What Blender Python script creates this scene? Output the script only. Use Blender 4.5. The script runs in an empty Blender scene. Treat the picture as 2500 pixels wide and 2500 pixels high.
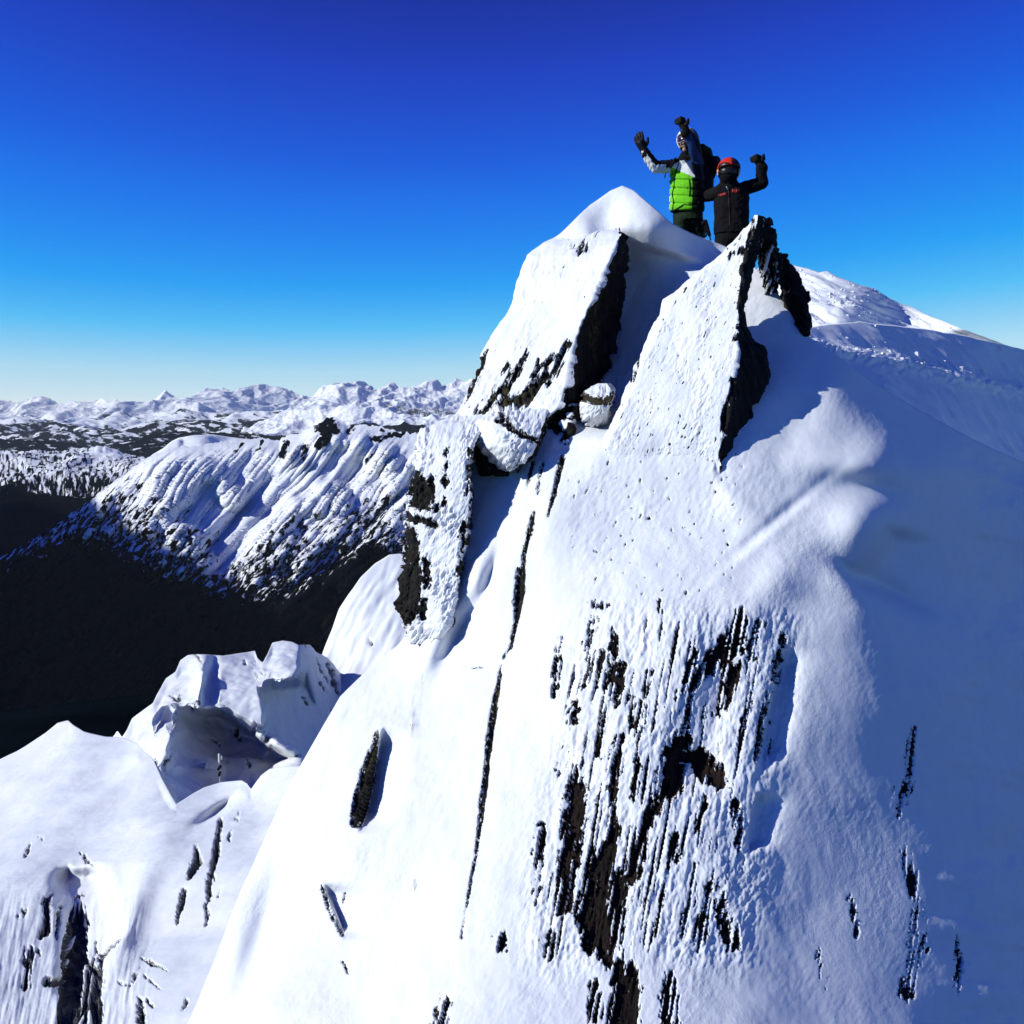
import bpy, bmesh, math, random, time
import numpy as np
from mathutils import Vector, Matrix, Quaternion
T0 = time.time()
random.seed(7)
rng = np.random.default_rng(11)
scene = bpy.context.scene
COL = scene.collection

# ------------------------------------------------------------------ camera, sky, sun, exposure
FOC = 2400.0                      # focal length in photo pixels (photo is 2500 x 2500)
PITCH = math.atan(250 / FOC)      # the horizon sits a little above the middle of the frame
cam_d = bpy.data.cameras.new("camera")
cam = bpy.data.objects.new("camera", cam_d)
COL.objects.link(cam)
cam_d.sensor_width = 36.0
cam_d.sensor_fit = 'HORIZONTAL'
cam_d.lens = 36.0 * FOC / 2500.0
cam_d.clip_start = 0.1
cam_d.clip_end = 200000.0
cam.location = (0, 0, 0)
cam.rotation_euler = (math.pi / 2 - PITCH, 0, 0)
scene.camera = cam

SUN_EL = math.radians(29.0)
SUN_AZ = math.radians(16.0)       # behind the camera's left shoulder: 0 = due left
SUN = Vector((-math.cos(SUN_EL) * math.cos(SUN_AZ), -math.cos(SUN_EL) * math.sin(SUN_AZ), math.sin(SUN_EL)))
world = bpy.data.worlds.new("World")
scene.world = world
world.use_nodes = True
wn, wl = world.node_tree.nodes, world.node_tree.links
wn.clear()
w_out = wn.new("ShaderNodeOutputWorld")
w_bg = wn.new("ShaderNodeBackground")
w_sky = wn.new("ShaderNodeTexSky")
w_sky.sky_type = 'NISHITA'
w_sky.sun_disc = False
w_sky.sun_elevation = SUN_EL
w_sky.sun_rotation = math.atan2(SUN.x, SUN.y)
w_sky.altitude = 3000
w_sky.air_density = 1.0
w_sky.dust_density = 0.15
w_sky.ozone_density = 2.5
w_bg.inputs["Strength"].default_value = 0.1
# deep high-altitude blue: the sky model's own brightness picks the tone, pale at the horizon and deep blue overhead
w_sep = wn.new("ShaderNodeSeparateColor")
w_div = wn.new("ShaderNodeMath"); w_div.operation = 'MULTIPLY'; w_div.inputs[1].default_value = 1 / 8.0
w_ramp = wn.new("ShaderNodeValToRGB")
_st = [(0.40, (10, 28, 118)), (0.85, (12, 44, 160)), (1.12, (16, 62, 196)), (1.40, (4, 90, 222)), (1.62, (0, 112, 236)), (1.95, (0, 134, 244)), (2.45, (6, 160, 250)),
       (3.25, (76, 194, 254)), (4.85, (176, 230, 255)), (6.0, (204, 240, 255)), (6.7, (220, 246, 255)), (8.0, (230, 248, 255))]
_lin = lambda c: tuple(((v / 255 + 0.055) / 1.055) ** 2.4 if v > 10 else v / 255 / 12.92 for v in c)
_e = w_ramp.color_ramp.elements
while len(_e) < len(_st): _e.new(0.5)
for _el, (_p, _c) in zip(_e, _st): _el.position = _p * (0.90 if _p > 1 else 1.0) / 8.0; _el.color = (*_lin(_c), 1)
w_mul = wn.new("ShaderNodeVectorMath"); w_mul.operation = 'SCALE'; w_mul.inputs["Scale"].default_value = 9.8
wl.new(w_sky.outputs[0], w_sep.inputs[0]); wl.new(w_sep.outputs[0], w_div.inputs[0]); wl.new(w_div.outputs[0], w_ramp.inputs[0])
wl.new(w_ramp.outputs[0], w_mul.inputs[0]); wl.new(w_mul.outputs[0], w_bg.inputs["Color"])
wl.new(w_bg.outputs[0], w_out.inputs["Surface"])

sun_d = bpy.data.lights.new("sun", 'SUN')
sun = bpy.data.objects.new("sun", sun_d)
COL.objects.link(sun)
sun_d.energy = 4.6
sun_d.angle = math.radians(0.5)
sun_d.color = (0.98, 1.0, 0.93)
sun.rotation_euler = SUN.to_track_quat('Z', 'Y').to_euler()
scene.view_settings.view_transform = 'Standard'
scene.view_settings.look = 'None'
scene.view_settings.gamma = 1.0
scene.view_settings.exposure = 0.0
scene.view_settings.use_curve_mapping = False
try:
    scene.cycles.max_bounces = 8
    scene.cycles.diffuse_bounces = 1
    scene.cycles.volume_bounces = 0
except Exception:
    pass

# ------------------------------------------------------------------ geometry helpers
CP, SP = math.cos(PITCH), math.sin(PITCH)
def P(px, py, d):
    """world point seen at photo pixel (px, py) whose distance along Y is d"""
    px, py, d = np.broadcast_arrays(np.asarray(px, float), np.asarray(py, float), np.asarray(d, float))
    rx = px - 1250.0
    up = 1250.0 - py
    x = rx
    y = FOC * CP + up * SP
    z = up * CP - FOC * SP
    k = d / y
    return np.stack([x * k, d, z * k], -1)
def PV(px, py, d):
    return Vector(P(px, py, d).tolist())

_perm = rng.permutation(256)
_perm = np.concatenate([_perm, _perm, _perm]).astype(np.int32)
_g = rng.normal(size=(256, 3)); _g /= np.linalg.norm(_g, axis=1)[:, None]
_g = _g.astype(np.float32)
def perlin(p):
    """gradient noise, about -0.7..0.7"""
    p = np.asarray(p, np.float32)
    pi = np.floor(p).astype(np.int32)
    pf = p - pi
    pi &= 255
    u = pf * pf * pf * (pf * (pf * 6 - 15) + 10)
    X, Y, Z = pi[..., 0], pi[..., 1], pi[..., 2]
    out = 0
    for dx in (0, 1):
        wx = u[..., 0] if dx else 1 - u[..., 0]
        a = _perm[X + dx]
        for dy in (0, 1):
            wy = u[..., 1] if dy else 1 - u[..., 1]
            b = _perm[a + Y + dy]
            for dz in (0, 1):
                wz = u[..., 2] if dz else 1 - u[..., 2]
                g = _g[_perm[b + Z + dz]]
                out = out + wx * wy * wz * (g[..., 0] * (pf[..., 0] - dx) + g[..., 1] * (pf[..., 1] - dy) + g[..., 2] * (pf[..., 2] - dz))
    return out
def fbm(p, octv=4, gain=0.5, lac=2.03):
    p = np.asarray(p, np.float32); a = 1.0; s = 0
    for i in range(octv):
        s = s + a * perlin(p + i * 17.3); p = p * lac; a *= gain
    return s
def ridged(p, octv=4, gain=0.5, lac=2.1):
    p = np.asarray(p, np.float32); a = 1.0; s = 0
    for i in range(octv):
        s = s + a * (1 - 2.2 * np.abs(perlin(p + i * 9.1))); p = p * lac; a *= gain
    return s
def n2(a, b, c=0.0):
    a, b, c = np.broadcast_arrays(np.asarray(a, np.float32), np.asarray(b, np.float32), np.float32(c))
    return np.stack([a, b, c], -1)
def sstep(a, b, x):
    t = np.clip((x - a) / (b - a), 0, 1)
    return t * t * (3 - 2 * t)
class TPS:
    """smooth surface through scattered (x, y, value) points"""
    def __init__(self, pts, lam=1e-4):
        a = np.array(pts, float); self.c = a[:, :2] / 1000.0; n = len(a)
        K = self._k(self.c, self.c) + lam * np.eye(n)
        Q = np.c_[np.ones(n), self.c]
        A = np.block([[K, Q], [Q.T, np.zeros((3, 3))]])
        s = np.linalg.solve(A, np.r_[a[:, 2], 0, 0, 0]); self.w, self.b = s[:n], s[n:]
    @staticmethod
    def _k(a, b):
        r2 = ((a[:, None, :] - b[None]) ** 2).sum(-1)
        return 0.5 * r2 * np.log(r2 + 1e-12)
    def __call__(self, x, y):
        sh = np.shape(x); q = np.c_[np.ravel(x), np.ravel(y)] / 1000.0
        o = np.empty(len(q))
        for i in range(0, len(q), 100000):
            k = q[i:i + 100000]
            o[i:i + 100000] = self._k(k, self.c) @ self.w + self.b[0] + k @ self.b[1:]
        return o.reshape(sh)
def poly(pts, q):
    a = np.array(pts, float)
    return np.interp(q, a[:, 0], a[:, 1])
def grid_normals(G):
    du = np.gradient(G, axis=1); dv = np.gradient(G, axis=0)
    n = np.cross(dv, du)
    n /= np.linalg.norm(n, axis=-1, keepdims=True) + 1e-12
    return n
def grid_faces(ny, nx, wrap=False):
    i, j = np.meshgrid(np.arange(ny - 1), np.arange(nx if wrap else nx - 1), indexing='ij')
    j2 = (j + 1) % nx
    return np.stack([i * nx + j, (i + 1) * nx + j, (i + 1) * nx + j2, i * nx + j2], -1).reshape(-1, 4)
def blur(a, k):
    """box blur along both axes, twice"""
    for _ in range(2):
        for ax in (0, 1):
            c = np.cumsum(np.concatenate([np.repeat(np.take(a, [0], ax), k + 1, ax), a, np.repeat(np.take(a, [-1], ax), k, ax)], ax), ax)
            n = a.shape[ax]
            a = (np.take(c, np.arange(2 * k + 1, 2 * k + 1 + n), ax) - np.take(c, np.arange(0, n), ax)) / (2 * k + 1)
    return a
def strokes(x, y, lines, nz=None):
    """signed field (photo px): > 0 inside the painted strokes; each stroke is [(x, y, width), ...]"""
    f = np.full(np.shape(x), -1e3, np.float32)
    for L in lines:
        a = np.array(L, float)
        wmax = a[:, 2].max()
        sel = (x > a[:, 0].min() - wmax - 40) & (x < a[:, 0].max() + wmax + 40) & (y > a[:, 1].min() - wmax - 40) & (y < a[:, 1].max() + wmax + 40)
        if not sel.any(): continue
        xs, ys = x[sel], y[sel]; best = np.full(xs.shape, -1e3)
        for p, q in zip(a[:-1], a[1:]):
            d = q[:2] - p[:2]; t = np.clip(((xs - p[0]) * d[0] + (ys - p[1]) * d[1]) / (d @ d + 1e-9), 0, 1)
            dist = np.hypot(xs - p[0] - t * d[0], ys - p[1] - t * d[1])
            best = np.maximum(best, (p[2] + t * (q[2] - p[2])) / 2 - dist)
        f[sel] = np.maximum(f[sel], best)
    return f

def inside(px, py, poly_):
    a = np.array(poly_, float); c = np.zeros(px.shape, bool); j = len(a) - 1
    for i in range(len(a)):
        xi, yi = a[i]; xj, yj = a[j]
        c ^= ((yi > py) != (yj > py)) & (px < (xj - xi) * (py - yi) / (yj - yi + 1e-12) + xi); j = i
    return c
# ------------------------------------------------------------------ object helpers
def tag(o, label=None, cat=None, group=None, kind=None):
    if label: o['label'] = label
    if cat: o['category'] = cat
    if group: o['group'] = group
    if kind: o['kind'] = kind
    return o
def new_mesh(name, V, F, mat, attrs=None, smooth=True):
    V = np.asarray(V, np.float32).reshape(-1, 3); F = np.asarray(F, np.int32)
    me = bpy.data.meshes.new(name)
    k = F.shape[1]
    me.vertices.add(len(V)); me.vertices.foreach_set("co", V.ravel())
    me.loops.add(F.size); me.loops.foreach_set("vertex_index", F.ravel())
    me.polygons.add(len(F)); me.polygons.foreach_set("loop_start", np.arange(0, F.size, k, dtype=np.int32))
    me.polygons.foreach_set("use_smooth", np.full(len(F), smooth))
    for nm, val in (attrs or {}).items():
        val = np.asarray(val, np.float32)
        if val.ndim == 1:
            at = me.attributes.new(nm, 'FLOAT', 'POINT'); at.data.foreach_set("value", val)
        else:
            at = me.attributes.new(nm, 'FLOAT_VECTOR', 'POINT'); at.data.foreach_set("vector", val.ravel())
    me.update(calc_edges=True)
    if mat: me.materials.append(mat)
    return me
def link(name, me, parent=None):
    o = bpy.data.objects.new(name, me)
    COL.objects.link(o)
    if parent: o.parent = parent
    return o
def empty(name, loc=(0, 0, 0)):
    o = bpy.data.objects.new(name, None); COL.objects.link(o); o.location = loc; o.empty_display_size = 0.2
    return o
def sub_mesh(name, V, F, fsel, mat, attrs=None):
    f = F[fsel]
    u, inv = np.unique(f, return_inverse=True)
    return new_mesh(name, V[u], inv.reshape(f.shape), mat, {k: v[u] for k, v in (attrs or {}).items()})
def components(F, fsel, nv):
    """label connected components of the chosen faces"""
    lab = np.arange(nv)
    f = F[fsel]
    for _ in range(4000):
        m = lab[f].min(1)
        old = lab.copy()
        for c in range(f.shape[1]): np.minimum.at(lab, f[:, c], m)
        lab = lab[lab]
        if (lab == old).all(): break
    return lab[f[:, 0]]

# ------------------------------------------------------------------ materials
def nt(name):
    m = bpy.data.materials.new(name); m.use_nodes = True
    n, l = m.node_tree.nodes, m.node_tree.links
    n.clear()
    out = n.new("ShaderNodeOutputMaterial"); b = n.new("ShaderNodeBsdfPrincipled")
    l.new(b.outputs[0], out.inputs["Surface"])
    return m, n, l, b
def N(n, typ, **kw):
    o = n.new(typ)
    for k, v in kw.items():
        if k in o.inputs: o.inputs[k].default_value = v
        else: setattr(o, k, v)
    return o
def ramp(n, l, src, stops):
    r = n.new("ShaderNodeValToRGB"); e = r.color_ramp.elements
    while len(e) < len(stops): e.new(0.5)
    for el, (p, c) in zip(e, stops): el.position = p; el.color = (*c, 1)
    l.new(src, r.inputs[0]); return r
def mixc(n, l, fac, a, b):
    m = n.new("ShaderNodeMix"); m.data_type = 'RGBA'
    for s, v in ((0, fac), (6, a), (7, b)):
        if isinstance(v, tuple): m.inputs[s].default_value = (*v, 1)
        elif isinstance(v, (int, float)): m.inputs[s].default_value = v
        else: l.new(v, m.inputs[s])
    return m.outputs[2]
def simple_mat(name, col, rough=0.6, metal=0.0, noise=0.0, nscale=30.0, bump=0.0, spec=0.3):
    m, n, l, b = nt(name)
    b.inputs["Roughness"].default_value = rough; b.inputs["Metallic"].default_value = metal
    b.inputs["Specular IOR Level"].default_value = spec
    tc = n.new("ShaderNodeTexCoord")
    nz = N(n, "ShaderNodeTexNoise", Scale=nscale, Detail=4.0); l.new(tc.outputs["Object"], nz.inputs["Vector"])
    lo = tuple(c * (1 - noise) for c in col); hi = tuple(min(1, c * (1 + noise)) for c in col)
    r = ramp(n, l, nz.outputs[0], [(0.3, lo), (0.7, hi)]); l.new(r.outputs[0], b.inputs["Base Color"])
    if bump:
        bp = N(n, "ShaderNodeBump", Strength=bump, Distance=0.01); l.new(nz.outputs[0], bp.inputs["Height"]); l.new(bp.outputs[0], b.inputs["Normal"])
    return m
SNOW = (0.80, 0.82, 0.86)
def snow_mat(name, scale=1.0, bump=0.5):
    """wind packed snow: soft grain plus small sastrugi, in metres * scale"""
    m, n, l, b = nt(name)
    b.inputs["Roughness"].default_value = 0.62
    b.inputs["Specular IOR Level"].default_value = 0.25
    g = n.new("ShaderNodeNewGeometry")
    mp = N(n, "ShaderNodeMapping"); mp.inputs["Scale"].default_value = (scale,) * 3
    l.new(g.outputs["Position"], mp.inputs["Vector"])
    a = N(n, "ShaderNodeTexNoise", Scale=9.0, Detail=6.0, Roughness=0.6); l.new(mp.outputs[0], a.inputs["Vector"])
    c = N(n, "ShaderNodeTexNoise", Scale=55.0, Detail=3.0, Roughness=0.6); l.new(mp.outputs[0], c.inputs["Vector"])
    ad = n.new("ShaderNodeMath"); ad.operation = 'MULTIPLY_ADD'; ad.inputs[1].default_value = 0.25
    l.new(c.outputs[0], ad.inputs[0]); l.new(a.outputs[0], ad.inputs[2])
    # crusted and smooth areas alternate
    v = N(n, "ShaderNodeTexNoise", Scale=1.1, Detail=2.0); l.new(mp.outputs[0], v.inputs["Vector"])
    vr = N(n, "ShaderNodeMapRange"); vr.inputs["From Min"].default_value = 0.38; vr.inputs["From Max"].default_value = 0.66; vr.inputs["To Min"].default_value = 0.15 * bump; vr.inputs["To Max"].default_value = bump
    l.new(v.outputs[0], vr.inputs["Value"])
    bp = N(n, "ShaderNodeBump", Distance=0.03 / scale); l.new(ad.outputs[0], bp.inputs["Height"]); l.new(vr.outputs[0], bp.inputs["Strength"]); l.new(bp.outputs[0], b.inputs["Normal"])
    r = ramp(n, l, a.outputs[0], [(0.3, tuple(v * 0.95 for v in SNOW)), (0.65, SNOW)]); l.new(dusting(n, l, r.outputs[0], (0.03, 0.028, 0.026), (0.25, 0.80), (0.5, 0.54)), b.inputs["Base Color"])
    return m
def rock_mat(name, cols, scale=1.0, strata=(1, 1, 0.25), bump=0.8):
    """dark layered gneiss with rust and lichen, streaked along the layers"""
    m, n, l, b = nt(name)
    b.inputs["Roughness"].default_value = 0.85
    b.inputs["Specular IOR Level"].default_value = 0.2
    g = n.new("ShaderNodeNewGeometry")
    mp = N(n, "ShaderNodeMapping"); mp.inputs["Scale"].default_value = tuple(scale * s for s in strata)
    mp.inputs["Rotation"].default_value = (0.0, 0.25, 0.0)
    l.new(g.outputs["Position"], mp.inputs["Vector"])
    a = N(n, "ShaderNodeTexNoise", Scale=7.0, Detail=8.0, Roughness=0.65); l.new(mp.outputs[0], a.inputs["Vector"])
    c = N(n, "ShaderNodeTexNoise", Scale=30.0, Detail=4.0, Roughness=0.7); l.new(mp.outputs[0], c.inputs["Vector"])
    big = N(n, "ShaderNodeTexNoise", Scale=1.6, Detail=3.0); l.new(g.outputs["Position"], big.inputs["Vector"])
    r = ramp(n, l, a.outputs[0], [(0.32, cols[0]), (0.52, cols[1]), (0.72, cols[2])])
    li = ramp(n, l, big.outputs[0], [(0.55, (0, 0, 0)), (0.68, (1, 1, 1))])
    fine = ramp(n, l, c.outputs[0], [(0.5, (0, 0, 0)), (0.6, (1, 1, 1))])
    mu = n.new("ShaderNodeMath"); mu.operation = 'MULTIPLY'; l.new(li.outputs[0], mu.inputs[0]); l.new(fine.outputs[0], mu.inputs[1])
    l.new(dusting(n, l, mixc(n, l, mu.outputs[0], r.outputs[0], cols[3]), SNOW, (0.5, 0.50), (0.9, 0.70)), b.inputs["Base Color"])
    ad = n.new("ShaderNodeMath"); ad.operation = 'MULTIPLY_ADD'; ad.inputs[1].default_value = 0.4
    l.new(c.outputs[0], ad.inputs[0]); l.new(a.outputs[0], ad.inputs[2])
    bp = N(n, "ShaderNodeBump", Strength=bump, Distance=0.06 / scale); l.new(ad.outputs[0], bp.inputs["Height"]); l.new(bp.outputs[0], b.inputs["Normal"])
    return m
def cover_mat(name, under, top, nscale, detail=5.0, bump=0.4, bdist=10.0, soft=0.06, bscale=0.02):
    """far slopes: 'cover' says how much of the ground is forest or rock, 'flow' carries its streaks"""
    m, n, l, b = nt(name)
    b.inputs["Roughness"].default_value = 0.9; b.inputs["Specular IOR Level"].default_value = 0.0
    at = N(n, "ShaderNodeAttribute", attribute_name="cover")
    fl = N(n, "ShaderNodeAttribute", attribute_name="flow")
    z = N(n, "ShaderNodeTexNoise", Scale=nscale, Detail=detail, Roughness=0.62); l.new(fl.outputs["Vector"], z.inputs["Vector"])
    s = n.new("ShaderNodeMath"); s.operation = 'SUBTRACT'; l.new(at.outputs["Fac"], s.inputs[0])
    mr = N(n, "ShaderNodeMapRange"); mr.inputs["From Min"].default_value = 0.25; mr.inputs["From Max"].default_value = 0.75
    l.new(z.outputs[0], mr.inputs["Value"]); l.new(mr.outputs[0], s.inputs[1])
    k = N(n, "ShaderNodeMapRange"); k.inputs["From Min"].default_value = -soft; k.inputs["From Max"].default_value = soft; l.new(s.outputs[0], k.inputs["Value"])
    z2 = N(n, "ShaderNodeTexNoise", Scale=nscale * 3.1, Detail=3.0); l.new(fl.outputs["Vector"], z2.inputs["Vector"])
    dark = ramp(n, l, z2.outputs[0], [(0.35, tuple(c * 0.6 for c in under)), (0.65, tuple(c * 1.4 for c in under))])
    l.new(mixc(n, l, k.outputs[0], top, dark.outputs[0]), b.inputs["Base Color"])
    g = n.new("ShaderNodeNewGeometry")
    bn = N(n, "ShaderNodeTexNoise", Scale=bscale, Detail=8.0, Roughness=0.6); l.new(g.outputs["Position"], bn.inputs["Vector"])
    bp = N(n, "ShaderNodeBump", Strength=bump, Distance=bdist); l.new(bn.outputs[0], bp.inputs["Height"]); l.new(bp.outputs[0], b.inputs["Normal"])
    return m
def dusting(n, l, base, other, lo, hi):
    """'edge' runs 0..1 across the border between snow and rock (0.5 = border): loose snow on the rock, rock glinting through thin snow"""
    at = N(n, "ShaderNodeAttribute", attribute_name="edge")
    g = n.new("ShaderNodeNewGeometry"); mp = N(n, "ShaderNodeMapping"); mp.inputs["Scale"].default_value = (1.0, 1.0, 0.38); mp.inputs["Rotation"].default_value = (0, 0.2, 0)
    l.new(g.outputs["Position"], mp.inputs["Vector"])
    z = N(n, "ShaderNodeTexNoise", Scale=38.0, Detail=5.0, Roughness=0.7); l.new(mp.outputs[0], z.inputs["Vector"])
    th = N(n, "ShaderNodeMapRange"); th.inputs["From Min"].default_value = lo[0]; th.inputs["From Max"].default_value = hi[0]; th.inputs["To Min"].default_value = lo[1]; th.inputs["To Max"].default_value = hi[1]
    l.new(at.outputs["Fac"], th.inputs["Value"])
    s = n.new("ShaderNodeMath"); s.operation = 'SUBTRACT'; l.new(z.outputs[0], s.inputs[0]); l.new(th.outputs[0], s.inputs[1])
    k = N(n, "ShaderNodeMapRange"); k.inputs["From Min"].default_value = -0.02; k.inputs["From Max"].default_value = 0.04; l.new(s.outputs[0], k.inputs["Value"])
    return mixc(n, l, k.outputs[0], base, other)
M = {}
M['snow'] = snow_mat("packed_snow", 1.0, 0.45)
M['rime'] = snow_mat("rime_snow", 2.2, 0.5)
M['snow_mid'] = snow_mat("snow_field", 0.12, 0.22)
M['rock'] = rock_mat("dark_gneiss", [(0.004, 0.004, 0.004), (0.011, 0.010, 0.009), (0.034, 0.029, 0.022), (0.075, 0.066, 0.022)])
M['rust_rock'] = rock_mat("rusty_gneiss", [(0.004, 0.003, 0.003), (0.011, 0.006, 0.005), (0.026, 0.014, 0.010), (0.035, 0.018, 0.012)])
M['grey_rock'] = rock_mat("grey_gneiss", [(0.03, 0.03, 0.032), (0.08, 0.08, 0.08), (0.20, 0.20, 0.19), (0.16, 0.15, 0.10)], scale=0.6)
# ------------------------------------------------------------------ the summit ridge: one large snow face
TOP1 = [(380, 2660), (480, 2450), (590, 2170), (700, 1930), (830, 1700), (900, 1630), (970, 1575), (1000, 1540), (1030, 1130), (1100, 1040), (1180, 1010),
        (1270, 800), (1290, 640), (1370, 568), (1440, 500), (1490, 465), (1520, 453), (1548, 464), (1580, 492), (1640, 545), (1700, 575), (1770, 602), (1830, 640),
        (1880, 690), (1915, 740), (1945, 790), (1970, 818), (2020, 852), (2070, 888), (2120, 925), (2180, 965), (2260, 1010), (2380, 1075), (2500, 1130), (2700, 1200), (3600, 1560)]
CT1 = [(480, 2450, 7.0), (590, 2170, 7.6), (700, 1930, 8.1), (830, 1700, 8.6), (970, 1575, 8.9), (1030, 1300, 9.6), (1100, 1060, 10.3), (1200, 1100, 9.75),
       (1290, 660, 11.05), (1370, 600, 11.0), (1440, 520, 11.1), (1520, 455, 11.2), (1600, 515, 10.98), (1640, 548, 10.95), (1700, 578, 11.25), (1770, 605, 11.4), (1840, 650, 10.8), (1880, 700, 10.4), (1440, 575, 10.72), (1380, 620, 10.82), (1480, 560, 10.8), (1970, 822, 9.9),
       (2070, 892, 9.7), (2120, 930, 9.8), (2260, 1015, 10.4), (2500, 1135, 12.0), (2700, 1200, 13.2),
       (1500, 640, 11.25), (1570, 600, 10.9), (1590, 700, 11.0), (1680, 680, 10.8), (1550, 800, 10.95), (1500, 900, 10.65), (1440, 1000, 9.95), (1650, 800, 10.4), (1590, 900, 9.95),
       (1780, 700, 10.5), (1840, 760, 10.15), (1850, 860, 9.75), (1900, 880, 9.6), (1960, 905, 9.45), (2040, 950, 9.3), (1850, 980, 9.1), (1900, 1010, 9.0),
       (1280, 1150, 9.2), (1350, 1080, 9.3), (1180, 1300, 9.0), (1150, 1420, 8.65), (1150, 1560, 8.35), (1040, 1650, 8.35), (940, 1800, 7.9), (800, 2050, 7.35), (640, 2450, 6.5),
       (1300, 1280, 8.65), (1300, 1500, 8.1), (1250, 1800, 7.35), (1150, 2100, 6.65), (1050, 2450, 5.9), (900, 2200, 6.85), (850, 2450, 6.25), (1040, 1900, 7.45),
       (1500, 1250, 8.45), (1500, 1420, 7.95), (1480, 1600, 7.45), (1480, 1900, 6.8), (1450, 2200, 6.2), (1430, 2450, 5.7),
       (1750, 1180, 8.45), (1730, 1330, 8.05), (1800, 1460, 7.65), (1760, 1560, 7.4), (1740, 1800, 6.9), (1700, 2100, 6.35), (1680, 2450, 5.7),
       (1960, 1080, 8.75), (1930, 1250, 8.3), (1960, 1420, 7.9), (1950, 1600, 7.5), (1960, 1850, 7.08), (1950, 2150, 6.52), (1950, 2450, 5.92),
       (2060, 1100, 8.8), (2160, 1080, 9.05), (2300, 1150, 9.65), (2480, 1250, 11.0), (2130, 1290, 8.45), (2170, 1400, 8.4), (2300, 1400, 9.2), (2480, 1450, 10.4),
       (2120, 1480, 7.95), (2220, 1620, 7.9), (2350, 1650, 8.42), (2500, 1700, 9.2), (2200, 1850, 7.46), (2350, 1900, 7.82), (2500, 1950, 8.45),
       (2200, 2150, 6.88), (2400, 2200, 7.22), (2200, 2450, 6.24), (2450, 2450, 6.8), (2700, 2450, 7.7), (2700, 1700, 10.6), (3600, 1560, 24), (3600, 1900, 19), (3600, 2450, 13.5)]
# rock that stands clear of the snow, as traced strokes (x, y, width)
CRACKS = [
    [(1302, 1248, 10), (1290, 1300, 16), (1278, 1350, 12), (1270, 1450, 20), (1256, 1530, 12), (1246, 1575, 10), (1226, 1605, 8)],
    [(1222, 1622, 5), (1208, 1700, 15), (1195, 1800, 19), (1186, 1900, 15), (1165, 2050, 11), (1150, 2150, 8), (1125, 2290, 5)],
    [(1300, 1130, 12), (1288, 1180, 8)], [(1322, 1130, 10), (1312, 1205, 7)], [(1372, 1115, 14), (1352, 1200, 16), (1338, 1260, 6)],
    [(1268, 1390, 18), (1262, 1470, 26), (1258, 1500, 10)],
    [(1150, 1630, 5), (1185, 1626, 4)]]
FACE = [
    [(1371, 1554, 10), (1360, 1630, 16), (1351, 1696, 10)], [(1368, 1821, 12), (1362, 1890, 8)], [(1453, 1480, 16), (1475, 1478, 20)],
    [(1450, 1508, 26), (1436, 1590, 14), (1428, 1673, 9)], [(1405, 1719, 13), (1399, 1764, 8)], [(1473, 1593, 10), (1459, 1679, 14)],
    [(1499, 1548, 12), (1490, 1656, 26), (1473, 1776, 13), (1456, 1844, 12)],
    [(1408, 1890, 36), (1408, 1920, 54), (1403, 2000, 54), (1388, 2110, 48), (1372, 2212, 38)], [(1520, 1620, 14), (1500, 1720, 18)],
    [(1587, 1639, 14), (1575, 1685, 18), (1561, 1753, 12), (1553, 1821, 8)], [(1519, 1798, 16), (1502, 1855, 24), (1496, 1946, 16), (1490, 1990, 8)],
    [(1608, 1474, 14), (1614, 1497, 10)], [(1803, 1491, 20), (1792, 1571, 62), (1746, 1616, 52), (1706, 1650, 36), (1684, 1696, 22), (1672, 1776, 20)],
    [(1797, 1628, 34), (1769, 1696, 28), (1752, 1741, 20)], [(1672, 1776, 30), (1655, 1844, 72), (1640, 1912, 76)],
    [(1690, 1850, 50), (1712, 1860, 66), (1746, 1890, 54), (1763, 1912, 34)], [(1854, 1520, 18), (1832, 1605, 22), (1820, 1640, 8)],
    [(1911, 1559, 8), (1894, 1639, 13), (1871, 1753, 9), (1854, 1855, 6)], [(1610, 1941, 30), (1587, 1997, 34), (1558, 2043, 44), (1541, 2140, 36)],
    [(1502, 2026, 26), (1479, 2083, 52), (1462, 2151, 64), (1445, 2225, 84), (1456, 2300, 70)], [(1513, 2140, 40), (1507, 2225, 52), (1502, 2310, 36)],
    [(1325, 2015, 16), (1320, 2083, 26), (1311, 2197, 10)], [(1473, 2333, 30), (1519, 2367, 60), (1530, 2424, 80), (1519, 2520, 84), (1515, 2640, 70)],
    [(1633, 2373, 26), (1637, 2453, 46), (1640, 2620, 40)], [(1735, 2168, 30), (1760, 2240, 40), (1786, 2310, 30)], [(1797, 1969, 24), (1809, 2054, 26)],
    [(1650, 2043, 16), (1655, 2100, 14)], [(1225, 2285, 14), (1222, 2315, 16)], [(1450, 2405, 26), (1456, 2480, 34)], [(1345, 2280, 16), (1335, 2330, 22)],
    [(1700, 1600, 16), (1660, 1700, 18)], [(1500, 2060, 16), (1490, 1990, 14)], [(1700, 2110, 12), (1690, 2190, 14), (1665, 2290, 12)], [(1085, 2440, 26), (1075, 2500, 30)],
    [(1545, 1700, 14), (1535, 1790, 12)], [(1560, 1850, 10), (1545, 1950, 18)], [(1720, 1960, 14), (1700, 2040, 10)], [(1838, 1690, 8), (1812, 1790, 10)],
    [(2080, 2200, 14), (2096, 2280, 16)]]
FAINT = [[(2232, 1790, 26), (2216, 1880, 34), (2200, 1990, 26)], [(2205, 2080, 20), (2235, 2180, 34), (2240, 2320, 40), (2215, 2420, 40)], [(2000, 2330, 12), (2010, 2420, 18)], [(2190, 1900, 10), (2180, 2000, 16)], [(2330, 2250, 16), (2340, 2420, 24)]]
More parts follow.
